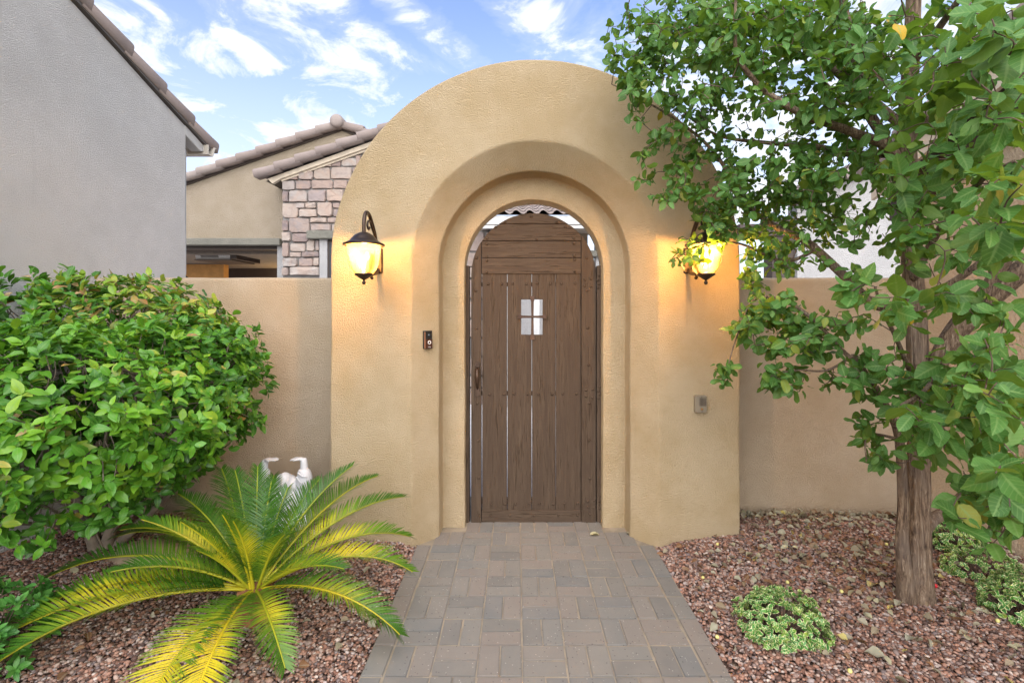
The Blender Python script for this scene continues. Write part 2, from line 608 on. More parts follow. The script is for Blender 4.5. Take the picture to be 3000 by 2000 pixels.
M['treeleaf'] = leafmat('tree_leaf', [(0, (.032, .095, .018)), (.35, (.058, .158, .030)), (.6, (.090, .215, .050)), (.82, (.16, .28, .05)), (.92, (.24, .27, .045)), (1, (.52, .32, .03))],
                        rough=.5, spec=.3, trans=.30, vein=(.20, .32, .10), tcol=(.26, .40, .02), back=(.085, .15, .022))
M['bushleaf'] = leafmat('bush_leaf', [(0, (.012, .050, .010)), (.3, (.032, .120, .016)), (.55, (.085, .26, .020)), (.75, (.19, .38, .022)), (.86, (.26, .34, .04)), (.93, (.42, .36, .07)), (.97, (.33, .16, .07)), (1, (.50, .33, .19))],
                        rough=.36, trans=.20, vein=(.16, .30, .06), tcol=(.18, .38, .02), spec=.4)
M['lowleaf'] = leafmat('ground_shrub_leaf', [(0, (.03, .11, .03)), (.5, (.06, .21, .04)), (1, (.12, .32, .06))], rough=.4, trans=.3, vein=(.18, .36, .10), tcol=(.12, .36, .04))
M['varleaf'] = leafmat('variegated_leaf', [(0, (.04, .15, .04)), (.6, (.09, .27, .05)), (1, (.28, .38, .06))], rough=.32, trans=.2, tcol=(.2, .4, .06), edge=(.70, .70, .36), spec=.5)
M['frond'] = leafmat('cycad_leaflet', [(0, (.012, .055, .010)), (.3, (.035, .125, .012)), (.55, (.14, .25, .018)), (.78, (.50, .46, .025)), (1, (.74, .57, .03))],
                     rough=.36, trans=.28, vein=(.2, .32, .03), tcol=(.34, .46, .02), spec=.5)
M['litter'] = leafmat('dry_leaf', [(0, (.10, .055, .03)), (.3, (.24, .115, .055)), (.5, (.27, .23, .165)), (.8, (.36, .345, .265)), (.93, (.45, .40, .22)), (1, (.62, .50, .12))],
                      rough=.75, trans=.12, vein=(.33, .28, .2), tcol=(.3, .2, .08), spec=.2)

# ------------------------------------------------------------------ ground, gravel beds, path
XC, SPRING = .123, 1.95
XL, XR = -3.29, 3.18                 # faces of the houses left and right
LW = 3.79                            # face of the low walls
PX0, PX1 = .022 - 3 * .205 - .105, .022 + 4 * .205 + .105

def gh(x, y):
    """gravel height"""
    h = .006
    e = min(abs(x - PX0), abs(x - PX1)) if (x < PX0 or x > PX1) else 0
    h += .055 * min(1, e / .55)
    h -= .02 * max(0, 1 - e / .10)
    if x > 1.0 and y > 2.7:
        h += .028 * min(1, (y - 2.7) / .6) * min(1, (x - 1.0) / .35)
    if y > 3.5:
        h -= .04 * min(1, (y - 3.5) / .3)
    if x < -1.6:
        h += .03 * min(1, (-1.6 - x) / .8)
    h += .018 * noise.noise(Vector((x * 1.7, y * 1.7, 3.1)))
    return h

g = add('ground', boxm('ground', (-90, -60, -.40), (90, 140, -.16)), M['soil'])
setp(g, 'bare brown earth under the whole place', 'ground', kind='structure')
g = add('courtyard_floor', boxm('courtyard_floor', (-9, 3.97, -.12), (9, 12.5, -.012)), M['concrete'])
setp(g, 'pale concrete courtyard floor behind the gate', 'floor', kind='structure')

def bed(name, x0, x1, y0, y1, label):
    nx, ny = 50, 50
    V, F = [], []
    for j in range(ny + 1):
        for i in range(nx + 1):
            x = x0 + (x1 - x0) * i / nx
            y = y0 + (y1 - y0) * j / ny
            V.append((x, y, gh(x, y) - .018))
    for j in range(ny):
        for i in range(nx):
            a = j * (nx + 1) + i
            F.append((a, a + 1, a + nx + 2, a + nx + 1))
    return setp(add(name, npmesh(name, V, F), M['soil']), label, 'garden bed', kind='structure')
bed('garden_bed', XL - .02, PX0 - .005, -.5, LW + .03, 'brown soil of the planting bed beside the bush')
bed('garden_bed', PX1 + .005, XR + .02, -.5, LW + .03, 'brown soil of the planting bed beside the tree')

bm = bmesh.new()
bmesh.ops.create_icosphere(bm, subdivisions=1, radius=1)
ICO_V = np.array([v.co[:] for v in bm.verts])
ICO_F = np.array([[v.index for v in f.verts] for f in bm.faces])
bm.free()

def gravel(name, x0, x1, label, n, seed, near=1.5):
    r = np.random.default_rng(seed)
    y = near + (LW + .02 - near) * r.random(n)
    x = x0 + (x1 - x0) * r.random(n)
    keep = (np.abs(x) < (y * 1.15 + .45))
    keep &= ~((np.abs(x - XC) < .80) & (y > 3.36))
    x, y = x[keep], y[keep]
    n = len(x)
    z = np.array([gh(a, b) for a, b in zip(x, y)]) + r.random(n) * .016 - .010
    s = .0062 + .0058 * r.random(n) ** 1.8
    s[r.random(n) < .03] *= 1.6
    sc3 = np.stack([s * (1 + .5 * r.random(n)), s * (.75 + .4 * r.random(n)), s * (.45 + .35 * r.random(n))], 1)
    k = len(ICO_V)
    V = ICO_V[None] * (1 + .32 * (r.random((n, k, 1)) - .5)) * sc3[:, None]
    a, bb = r.random(n) * 6.283, (r.random(n) - .5) * .9
    ca, sa, cb, sb = np.cos(a), np.sin(a), np.cos(bb), np.sin(bb)
    X, Y, Z = V[..., 0], V[..., 1], V[..., 2]
    X, Z = X * cb[:, None] - Z * sb[:, None], X * sb[:, None] + Z * cb[:, None]
    X, Y = X * ca[:, None] - Y * sa[:, None], X * sa[:, None] + Y * ca[:, None]
    V = np.stack([X + x[:, None], Y + y[:, None], Z + z[:, None]], 2).reshape(-1, 3)
    F = (ICO_F[None] + (np.arange(n) * k)[:, None, None]).reshape(-1, 3)
    tint = np.repeat(r.random(n), k)
    col = np.stack([tint, tint * 0, tint * 0, tint * 0 + 1], 1)
    me = npmesh(name, V, F, col, True)
    return setp(add(name, me, M['pebble']), label, 'gravel', kind='stuff')
gravel('gravel', XL, PX0 - .004, 'pinkish brown gravel around the cycad and bush', 56000, 3)
gravel('gravel', PX1 + .004, XR, 'pinkish brown gravel around the tree and variegated shrubs', 52000, 4)

path = thing('path', 'grey basket weave paver path leading to the wooden gate', 'path', (XC, 2.6, 0))
path['kind'] = 'structure'
add('joint_sand', boxm('joint_sand', (PX0 - .002, .4, -.06), (PX1 + .002, 4.3, -.0055)), M['sand'], path)
def brickm(name, lx, ly):
    bm = bmesh.new()
    bmesh.ops.create_cube(bm, size=1)
    for v in bm.verts:
        v.co = Vector((v.co.x * lx, v.co.y * ly, (v.co.z - .5) * .05))
    ed = [e for e in bm.edges if all(v.co.z > -.01 for v in e.verts)]
    bmesh.ops.bevel(bm, geom=ed, offset=.004, segments=2, affect='EDGES')
    me = bpy.data.meshes.new(name)
    bm.to_mesh(me)
    bm.free()
    me.materials.append(M['paver'])
    return me
BH = brickm('paver_brick', .1995, .0975)
BV = brickm('paver_brick', .0975, .1995)
def paver(me, x, y):
    o = add('paver_brick', me, None, path, (x + random.uniform(-.0012, .0012), y + random.uniform(-.0012, .0012), random.uniform(-.002, .0012)))
    o.rotation_euler = (R(random.uniform(-.5, .5)), R(random.uniform(-.5, .5)), R(random.uniform(-.6, .6)))
for row in range(-3, 10):
    y0 = 3.588 - (row + 1) * .205
    for k in range(-3, 4):
        x0 = .022 + k * .205
        cx, cy = x0 + .1025, y0 + .1025
        if cy > 3.62 and not (-.46 < cx < .71):
            continue
        if (row + k) % 2 == 1:
            paver(BV, x0 + .0515, cy)
            paver(BV, x0 + .154, cy)
        else:
            paver(BH, cx, y0 + .0515)
            paver(BH, cx, y0 + .154)
    if y0 < 3.37:
        paver(BV, .022 - 3 * .205 - .0565, y0 + .1025)
        paver(BV, .022 + 4 * .205 + .0565, y0 + .1025)
# slivers of paver against the threshold, either side
# ------------------------------------------------------------------ arched entry wall
def build_arch():
    prof = [(1.417, 3.35), (.855, 3.35), (.690, 3.512), (.690, 3.671), (.5225, 3.671), (.5225, 3.85), (.95, 3.85), (.95, 4.01), (1.417, 4.01)]
    rad = [.02, .013, .014, .014, .012, .012, .01, .02, .03]
    pr = fillet(prof, rad, 4)
    # extra points so the trowelled waver has something to move
    pts = []
    for i in range(len(pr)):
        a, b = Vector(pr[i]), Vector(pr[(i + 1) % len(pr)])
        pts.append(a)
        L = (b - a).length
        if L > .1:
            nn = int(L / .08)
            for k in range(1, nn):
                pts.append(a.lerp(b, k / nn))
    st = []
    nl = 22
    for i in range(nl):
        st.append(('l', -.15 + (SPRING + .15) * i / nl))
    for i in range(81):
        st.append(('a', math.pi * i / 80))
    for i in range(nl):
        st.append(('r', SPRING - (SPRING + .15) * (i + 1) / nl))
    V, F = [], []
    n = len(pts)
    for kind, s in st:
        for p in pts:
            r, y = p
            if kind == 'l':
                x, z = XC - r, s
            elif kind == 'r':
                x, z = XC + r, s
            else:
                x, z = XC - r * math.cos(s), SPRING + r * math.sin(s)
            q = Vector((x, y, z))
            d = noise.noise_vector(q * 2.3) * .005 + noise.noise_vector(q * 6.1) * .0018
            V.append(q + d)
    for i in range(len(st) - 1):
        for k in range(n):
            k2 = (k + 1) % n
            F.append((i * n + k, i * n + k2, (i + 1) * n + k2, (i + 1) * n + k))
    me = fixn(npmesh('arched_entry_wall', V, F))
    o = add('arched_entry_wall', me, M['arch'])
    setp(o, 'ochre stucco entry wall with round top and stepped arched niche around the gate', 'entry wall')
    return wn(o)
build_arch()

def low_wall(x0, x1, label):
    top = 1.893
    prof = fillet([(LW, -.15), (LW, top), (LW + .2, top), (LW + .2, -.15)], [0, .03, .03, 0], 4)
    V, F = [], []
    N = int((x1 - x0) / .07)
    pts = []
    for i in range(len(prof)):
        a, b = Vector(prof[i]), Vector(prof[(i + 1) % len(prof)])
        pts.append(a)
        if (b - a).length > .4:
            for k in range(1, 24):
                pts.append(a.lerp(b, k / 24))
    n = len(pts)
    for i in range(N + 1):
        x = x0 + (x1 - x0) * i / N
        for p in pts:
            q = Vector((x, p[0], p[1]))
            V.append(q + noise.noise_vector(q * 2.1) * .006 + noise.noise_vector(q * 5.5) * .002)
    for i in range(N):
        for k in range(n):
            k2 = (k + 1) % n
            F.append((i * n + k, i * n + k2, (i + 1) * n + k2, (i + 1) * n + k))
    o = add('garden_wall', fixn(npmesh('garden_wall', V, F)), M['lowwall'])
    setp(o, label, 'garden wall', 'low stucco walls either side of the arch')
    return wn(o)
low_wall(XL - .03, XC - 1.40, 'low tan stucco wall behind the bush and cycad')
low_wall(XC + 1.40, XR + .05, 'low tan stucco wall behind the tree trunk')

# ------------------------------------------------------------------ gate
GD = 3.765
gate = thing('arched_gate', 'dark brown plank gate with arched top and small iron crossed window', 'gate', (XC, GD, 0))
def gx(px, D=GD): return (px - VX) * D / FPX
def gz(py, D=GD): return CH - (py - VY) * D / FPX
GXC = (gx(1381) + gx(1745)) / 2
GR = (gx(1745) - gx(1381)) / 2
GS = gz(625) - GR
def arc_top(x):
    return GS + math.sqrt(max(0, GR * GR - (x - GXC) ** 2))
def clip_board(x0, x1, z0, z1):
    if arc_top(x0) < z0: x0 = GXC - math.sqrt(max(1e-6, GR * GR - max(0, z0 - GS) ** 2)) + 1e-4
    if arc_top(x1) < z0: x1 = GXC + math.sqrt(max(1e-6, GR * GR - max(0, z0 - GS) ** 2)) - 1e-4
    poly = [(x0, z0), (x1, z0)]
    N = 22
    for i in range(N + 1):
        x = x1 + (x0 - x1) * i / N
        zz = min(z1, arc_top(x))
        if zz > z0 + .0005:
            poly.append((x, zz))
    return poly
def gpart(name, poly, y0, y1, mat, bv=.0035):
    o = add(name, prism(name, poly, y0, y1), mat, gate)
    return bevel(o, bv, 2)
# coordinates in the mesh are world ones; local object space keeps them, so grain is continuous but offset per board
zb = gz(1529)
xl0, xl1, xr0, xr1 = gx(1381), gx(1410), gx(1703), gx(1745)
gpart('stile', clip_board(xl0, xl1, zb, 9), GD - .014, GD + .05, M['woodv'])
gpart('stile', clip_board(xr0, xr1, zb, 9), GD - .014, GD + .05, M['woodv'])
ys = [610, 656.5, 706, 755.5, 803]
for i in range(4):
    gpart('top_board', clip_board(xl1 + .002, xr0 - .002, gz(ys[i + 1]) + .0018, gz(ys[i]) - .0018 if i else 9), GD - (.004 + .003 * (i % 2)), GD + .03, M['woodh'])
gpart('bottom_rail', clip_board(xl1 + .004, xr0 - .004, zb, gz(1493)), GD - .008, GD + .035, M['woodh'])
wx0, wx1, wz0, wz1 = gx(1527), gx(1590), gz(980), gz(877)
pe = [(1412.5, 1485.2), (1486.9, 1557.2), (1559.0, 1628), (1628.9, 1702)]
for i, (a, b_) in enumerate(pe):
    x0, x1, z0, z1 = gx(a), gx(b_), gz(1494), gz(801)
    if i == 1:
        poly = [(x0, z0), (x1, z0), (x1, wz0), (wx0, wz0), (wx0, wz1), (x1, wz1), (x1, z1), (x0, z1)]
    elif i == 2:
        poly = [(x0, z0), (x1, z0), (x1, z1), (x0, z1), (x0, wz1), (wx1, wz1), (wx1, wz0), (x0, wz0)]
    else:
        poly = [(x0, z0), (x1, z0), (x1, z1), (x0, z1)]
    gpart('plank', poly, GD + .004 - .002 * (i % 2), GD + .028, M['woodv'], .003)
for zc in (gz(832), gz(1154), gz(1474)):
    add('cross_rail', boxm('cross_rail', (xl1 - .01, GD + .032, zc - .016), (xr0 + .01, GD + .062, zc + .016)), M['woodh'], gate)
# posts fixed beside the leaf
pz = gz(778)
def post(a, b_):
    poly = fillet([(gx(a), -.01), (gx(b_), -.01), (gx(b_), pz), (gx(a), pz)], [0, 0, .012, .012], 3)
    o = add('gate_post', prism('gate_post', poly, GD - .01, GD + .06), M['woodv'], gate)
    bevel(o, .004, 2)
post(1356, 1375.5)
post(1747.8, 1766.5)
# hinges behind the leaf edge
for zc in (gz(840), gz(1150), gz(1470)):
    add('hinge', boxm('hinge', (xr1 - .004, GD + .01, zc - .05), (gx(1750), GD + .03, zc + .05), .003), M['black'], gate)
# bolts
bprof = [(0, -.0085), (.005, -.0075), (.009, -.0045), (.0112, 0), (.0112, .004)]
BOLT = lathe('bolt', bprof, 10, axis='y')
BOLT.materials.append(M['woodh'])
c1 = [(628, 215), (405, 263), (842, 263), (325, 308), (918, 306), (253, 400), (675, 407), (992, 400), (250, 448), (990, 443), (250, 557), (995, 548), (250, 591), (997, 582), (250, 688), (1000, 683)]
c1s = [(163, 568), (158, 846), (165, 1166), (1100, 567), (1084, 750), (1136, 743), (1082, 802), (1136, 808), (1106, 843), (1108, 1162), (1117, 1478)]
c1p = [(263, 789), (377, 789), (471, 787), (587, 789), (679, 783), (793, 785), (887, 785), (1002, 784)]
c1q = [(1205, 720), (1193, 757), (1205, 790), (1197, 820)]
c2s = [(179, 402), (187, 738), (190, 1073), (195, 1406), (1160, 283), (1220, 278), (1160, 340), (1217, 350), (1187, 400), (1189, 736), (1194, 1077), (1175, 1287), (1231, 1275), (1178, 1338), (1232, 1338), (1193, 1398)]
c2p = [(293, 322), (418, 322), (512, 318), (631, 318), (730, 320), (853, 320), (948, 318), (1071, 316), (304, 1312), (426, 1310), (526, 1308), (646, 1305), (741, 1308), (862, 1307), (963, 1305), (1082, 1303)]
c2r = [(302, 1410), (474, 1410), (693, 1409), (911, 1411), (1084, 1410)]
c2q = [(1285, 253), (1270, 292), (1282, 322), (1273, 358), (1290, 1243), (1280, 1282), (1292, 1315), (1280, 1350)]
def bolts(lst, s, ox, oy, y):
    for a, b_ in lst:
        px, py = ox + a / s, oy + b_ / s
        add('bolt', BOLT, None, gate, (gx(px, y), y, gz(py, y)))
bolts(c1, 2.904, 1340, 560, GD - .0085)
bolts(c1s, 2.904, 1340, 560, GD - .015)
bolts(c1p, 2.904, 1340, 560, GD + .0015)
bolts(c1q, 2.904, 1340, 560, GD - .011)
bolts(c2s, 3.074, 1340, 1050, GD - .015)
bolts(c2p, 3.074, 1340, 1050, GD + .0015)
bolts(c2r, 3.074, 1340, 1050, GD - .009)
bolts(c2q, 3.074, 1340, 1050, GD - .011)
# iron cross over the little window: straps with flared ends
def strap(name, x0, x1, z0, z1, vert, y):
    if vert:
        cx, hw, fl = (x0 + x1) / 2, .011, .018
        poly = [(cx - fl, z0), (cx + fl, z0), (cx + fl, z0 + .028), (cx + hw, z0 + .045), (cx + hw * .8, (z0 + z1) / 2), (cx + hw, z1 - .045), (cx + fl, z1 - .022), (cx + fl * .9, z1), (cx, z1 - .006), (cx - fl * .9, z1),
                (cx - fl, z1 - .022), (cx - hw, z1 - .045), (cx - hw * .8, (z0 + z1) / 2), (cx - hw, z0 + .045), (cx - fl, z0 + .028)]
    else:
        cz, hw, fl = (z0 + z1) / 2, .010, .016
        poly = [(x0, cz - fl), (x0 + .02, cz - fl), (x0 + .035, cz - hw), ((x0 + x1) / 2, cz - hw * .8), (x1 - .035, cz - hw), (x1 - .02, cz - fl), (x1, cz - fl), (x1, cz + fl), (x1 - .02, cz + fl), (x1 - .035, cz + hw),
                ((x0 + x1) / 2, cz + hw * .8), (x0 + .035, cz + hw), (x0 + .02, cz + fl), (x0, cz + fl)]
    o = add(name, prism(name, poly, y - .008, y + .001), M['iron'], gate)
    return bevel(o, .002, 2)
s1 = 2.904
strap('window_bar', gx(1340 + 622 / s1), gx(1340 + 655 / s1), gz(560 + 1264 / s1), gz(560 + 890 / s1), True, GD + .001)
strap('window_bar', gx(1340 + 515 / s1), gx(1340 + 756 / s1), gz(560 + 1084 / s1), gz(560 + 1052 / s1), False, GD - .0075)
# handle: two shaped plates, a curved grip and a thumb latch
hx = gx(1340 + 183 / 3.074)
def plate(zc, hgt, wd, flip):
    k = -1 if flip else 1
    poly = [(0, .5), (.22, .34), (.5, .30), (.40, .05), (.30, -.2), (.38, -.42), (0, -.5), (-.38, -.42), (-.30, -.2), (-.40, .05), (-.5, .30), (-.22, .34)]
    pl = [(hx + a * wd, zc + b_ * hgt * k) for a, b_ in poly]
    return pl
hd = add('handle', prism('handle', plate(gz(1340 * 0 + 1050 + 58 / 3.074), .062, .052, False), GD - .021, GD - .0145), M['copper'], gate)
bevel(hd, .002, 2)
add('lower_plate', prism('lower_plate', plate(gz(1050 + 300 / 3.074), .075, .042, True), GD - .021, GD - .0145), M['copper'], hd)
grip = [(hx, GD - .02, gz(1050 + 80 / 3.074)), (hx, GD - .055, gz(1050 + 100 / 3.074)), (hx, GD - .068, gz(1050 + 150 / 3.074)), (hx, GD - .060, gz(1050 + 210 / 3.074)), (hx, GD - .04, gz(1050 + 245 / 3.074)), (hx, GD - .02, gz(1050 + 265 / 3.074))]
tube('grip', grip, [.008, .015, .017, .013, .009, .008], 10, 5, M['copper'], hd)
add('thumb_latch', boxm('thumb_latch', (hx - .013, GD - .05, gz(1050 + 72 / 3.074) - .003), (hx + .013, GD - .02, gz(1050 + 72 / 3.074) + .004), .002), M['copper'], hd)

# ------------------------------------------------------------------ wall lanterns
def glassmat():
    m_, tt, b, o = new_mat('amber_seeded_glass')
    tc = tt.n('TexCoord').outputs['Object']
    nz = tt.noise(tc, 14, 4)
    tr = tt.n('BsdfTransparent', ins={'Color': (1.0, .82, .52, 1)})
    tl = tt.n('BsdfTranslucent', ins={'Color': (.9, .58, .24, 1)})
    gl = tt.n('BsdfGlossy', ins={'Color': (1, 1, 1, 1), 'Roughness': .15})
    m1 = tt.n('MixShader', ins={0: tt.rng(nz, .3, .7, .10, .18)})
    tt.t.links.new(tr.outputs[0], m1.inputs[1])
    tt.t.links.new(tl.outputs[0], m1.inputs[2])
    m2 = tt.n('MixShader', ins={0: .06})
    tt.t.links.new(m1.outputs[0], m2.inputs[1])
    tt.t.links.new(gl.outputs[0], m2.inputs[2])
    tt.t.links.new(m2.outputs[0], o.inputs[0])
    return m_
M['glass'] = glassmat()
def glow(name, col, st):
    m_, tt, b, o = new_mat(name)
    e = tt.n('Emission', ins={'Color': (*col, 1), 'Strength': st})
    tt.t.links.new(e.outputs[0], o.inputs[0])
    return m_
M['bulb'] = glow('lit_candle_bulb', (1.0, .74, .36), 1.6)
M['downlight'] = glow('lit_downlight', (1.0, .62, .18), 1.1)
M['candle'] = plain('ivory_candle_sleeve', (.75, .62, .42), .5)

def lantern(cx, label):
    yw, yc = 3.352, 3.02
    L = thing('wall_lantern', label, 'wall lantern', (cx, yw, 2.05), 'lit lanterns either side of the arch')
    zt = lambda py: CH - (py - VY) * yc / FPX
    # hood: bell shaped
    zr = zt(716)
    hood = [(.0, zt(679) - zr), (.018, zt(680) - zr), (.034, zt(683) - zr), (.058, zt(690) - zr), (.075, zt(699) - zr), (.088, zt(706) - zr), (.108, zt(711.5) - zr), (.126, zt(715) - zr), (.1265, -.006), (.120, -.009), (.108, -.002), (.085, .014), (.06, .035), (.0, .05)]
    add('hood', lathe('hood', hood, 28, (cx, yc, zr)), M['bronze'], L)
    add('hood_ball', lathe('hood_ball', [(0, .022), (.008, .018), (.012, .010), (.008, .002), (.014, -.006)], 12, (cx, yc, zt(678))), M['bronze'], L)
    # glass shade, open top
    zb_ = zt(805)
    gp = [(.103, zt(719) - zb_), (.098, zt(735) - zb_), (.092, zt(755) - zb_), (.085, zt(775) - zb_), (.075, zt(788) - zb_), (.060, zt(797) - zb_), (.048, .0)]
    add('glass_shade', lathe('glass_shade', gp, 28, (cx, yc, zb_)), M['glass'], L)
    # base cup and finial
    bp = [(0, .012), (.050, .012), (.056, .004), (.056, -.002), (.046, -.008), (.034, -.016), (.022, -.024), (.010, -.030), (.006, -.036), (.010, -.042), (.012, -.050), (.009, -.058), (0, -.062)]
    add('base_cup', lathe('base_cup', bp, 20, (cx, yc, zb_)), M['bronze'], L)
    # candles and bulbs
    for k, a in enumerate((R(200), R(320), R(80))):
        x, y = cx + .034 * math.cos(a), yc + .034 * math.sin(a)
        c_ = add('candle', lathe('candle', [(0, .0), (.0115, .0), (.0115, .075), (0, .076)], 10, (x, y, zb_ + .012)), M['candle'], L)
        add('bulb', lathe('bulb', [(0, .0), (.009, .004), (.0145, .018), (.013, .032), (.006, .048), (0, .056)], 10, (x, y, zb_ + .088)), M['bulb'], c_)
    # back plate on the wall and the arm that rises from below the cup to the hood's crook
    add('back_plate', boxm('back_plate', (cx - .028, yw - .022, 1.885), (cx + .028, yw + .012, 2.06), .008), M['bronze'], L)
    arm = [(cx, yw - .02, 1.91), (cx, yw - .06, 1.885), (cx, yw - .13, 1.872), (cx, yw - .175, 1.862), (cx, yw - .17, 1.842), (cx, yw - .15, 1.846)]
    tube('lower_arm', arm, [.012, .012, .011, .010, .010, .008], 8, 5, M['bronze'], L)
    crook = [(cx, yw - .018, 2.03), (cx, yw - .07, 2.09), (cx, yw - .11, 2.15), (cx, yc + .15, 2.215), (cx, yc + .09, 2.25), (cx, yc + .03, 2.24), (cx, yc + .0, 2.18), (cx, yc, 2.11)]
    tube('crook_arm', crook, [.012] * 8, 8, 6, M['bronze'], L)
    scroll = [(cx, yw - .10, 2.13), (cx, yc + .17, 2.17), (cx, yc + .125, 2.205), (cx, yc + .08, 2.195), (cx, yc + .07, 2.165), (cx, yc + .095, 2.15), (cx, yc + .11, 2.165)]
    tube('scroll', scroll, [.008, .008, .008, .007, .007, .007, .008], 8, 6, M['bronze'], L)
    li = bpy.data.lights.new('lantern_light', 'POINT')
    li.energy = 7.0
    li.color = (1.0, .62, .25)
    li.shadow_soft_size = .02
    lo = bpy.data.objects.new('lantern_light', li)
    sc.collection.objects.link(lo)
    lo.parent = L
    lo.location = Vector((cx, yc, zb_ + .135)) - Vector(L.location)
lantern(-.955, 'lit bronze lantern with amber glass left of the arch, fully in view')
lantern(1.172, 'lit bronze lantern with amber glass half hidden behind the tree leaves')

# ------------------------------------------------------------------ video doorbell, intercom
def doorbell():
    n_ = Vector((math.sin(R(40)), -math.cos(R(40)), 0)).normalized()
    c_ = P(1252, 995, 3.428)
    rot = Matrix.Rotation(R(40), 4, 'Z')
    D = thing('video_doorbell', 'slim dark video doorbell on the arch splay left of the gate', 'doorbell', c_)
    def put(name, me, mat, par=D):
        o = add(name, me, mat)
        o.parent = par
        o.matrix_basis = rot
        return o
    b = put('housing', boxm('housing', (-.031, -.016, -.064), (.031, .012, .064), .003), M['black'])
    put('face_plate', boxm('face_plate', (-.024, -.0185, -.061), (.031, -.0135, .004), .001), plain('dark_bronze_plate', (.06, .022, .012), .35, .4))
    put('side_strip', boxm('side_strip', (-.0318, -.0172, -.0615), (-.0235, -.0155, .056), .0006), plain('copper_strip', (.42, .20, .12), .3, .7))
    put('camera_lens', lathe('camera_lens', [(0, -.004), (.006, -.0035), (.009, -.001), (.011, .003)], 16, (.006, -.0165, .032), 'y'), plain('lens_glass', (.02, .03, .04), .05, spec=1))
    rg = put('button_ring', lathe('button_ring', [(.0085, .001), (.0085, -.0022), (.0125, -.0022), (.0125, .001)], 24, (.006, -.0182, -.018), 'y'), plain('white_button_ring', (.7, .72, .75), .4))
    cu = bpy.data.curves.new('lettering', 'FONT')
    cu.body = 'ring'
    cu.size = .013
    cu.align_x = 'CENTER'
    cu.extrude = .0002
    to = bpy.data.objects.new('tmp', cu)
    sc.collection.objects.link(to)
    dg = bpy.context.evaluated_depsgraph_get()
    me = bpy.data.meshes.new_from_object(to.evaluated_get(dg))
    bpy.data.objects.remove(to)
    me.transform(Matrix.Translation((.006, -.0190, -.053)) @ Matrix.Rotation(R(90), 4, 'X'))
    me.name = 'lettering'
    me.materials.clear()
    put('lettering', me, plain('pale_lettering', (.55, .55, .56), .5))
doorbell()

def intercom():
    c_ = P(2049, 1181, 3.35)
    D = thing('intercom', 'small weathered taupe intercom box with slotted grille on the arch wall', 'intercom', (c_.x, 3.345, c_.z))
    x, z = c_.x, c_.z
    pm = plain('weathered_taupe_plastic', (.20, .165, .115), .6, bump=.3)
    o = add('case', prism('case', fillet([(x - .04, z - .059), (x + .04, z - .059), (x + .04, z + .058), (x - .04, z + .058)], [.009] * 4, 3), 3.318, 3.36), pm, D)
    bevel(o, .004, 2)
    for k in range(5):
        xx = x - .008 + k * .0088
        add('grille_slot', boxm('grille_slot', (xx - .0017, 3.3145, z - .012), (xx + .0017, 3.3188, z + .042)), M['dark'], D)
    add('button', lathe('button', [(0, -.004), (.006, -.0035), (.0085, -.001), (.0085, .003)], 14, (x + .006, 3.317, z - .034), 'y'), plain('brass_button', (.30, .15, .045), .4, .6), D)
    for dz_ in (.050, -.053):
        add('screw_hole', lathe('screw_hole', [(0, -.001), (.003, -.001), (.003, .001)], 8, (x + .005, 3.3178, z + dz_), 'y'), M['black'], D)
intercom()

# ------------------------------------------------------------------ near houses left and right
TILE_CACHE = {}
def barrel_tile(L, wd, ht):
    """a barrel rake tile lying along +y (local), crown up, its lower end rounded over"""
    key = (L, wd, ht)
    if key in TILE_CACHE:
        return TILE_CACHE[key]
    prof = [(-wd / 2, -ht * .75), (-wd / 2, ht * .35), (-wd * .47, ht * .62), (-wd * .36, ht * .84), (0, ht * .95), (wd * .36, ht * .84), (wd * .47, ht * .62), (wd / 2, ht * .35), (wd / 2, -ht * .75)]
    ys_ = [(0, .80), (L * .80, .97), (L * .955, 1.01), (L * .988, .985), (L, .93)]
    V, F = [], []
    n = len(prof)
    for y, s in ys_:
        for x, z in prof:
            V.append((x * (.97 + .03 * s), y, -ht * .75 + (z + ht * .75) * s))
    for i in range(len(ys_) - 1):
        for k in range(n - 1):
            F.append([i * n + k, i * n + k + 1, (i + 1) * n + k + 1, (i + 1) * n + k])
        F.append([i * n + n - 1, i * n, (i + 1) * n, (i + 1) * n + n - 1])
    F.append(list(range(n)))
    F.append([len(V) - n + k for k in range(n)][::-1])
    me = fixn(pymesh('roof_tile', V, F, True))
    me.materials.append(M['tile'])
    TILE_CACHE[key] = me
    return me

def rake_tiles(parent, a, b, L, wd, ht, lift=.05, ex=None):
    """barrel tiles in a row from a (upper) to b (lower), each lapping the next"""
    a, b = Vector(a), Vector(b)
    d = (b - a).normalized()
    side = d.cross(Vector((0, 0, 1))).normalized()
    up = side.cross(d)
    ex = ex or L * .88
    n = int(round((b - a).length / ex))
    ex = (b - a).length / n
    me = barrel_tile(L, wd, ht)
    for i in range(n):
        p = a + d * (i * ex) + up * (lift)
        # tilt so the lower end rides over the next one
        dd = (d + up * .05).normalized()
        uu = side.cross(dd)
        o = add('roof_tile', me, None, parent)
        mt = Matrix((side, dd, uu)).transposed().to_4x4()
        j = random.uniform(-.004, .004)
        mt.translation = p + up * j - wloc(parent)
        o.matrix_basis = mt

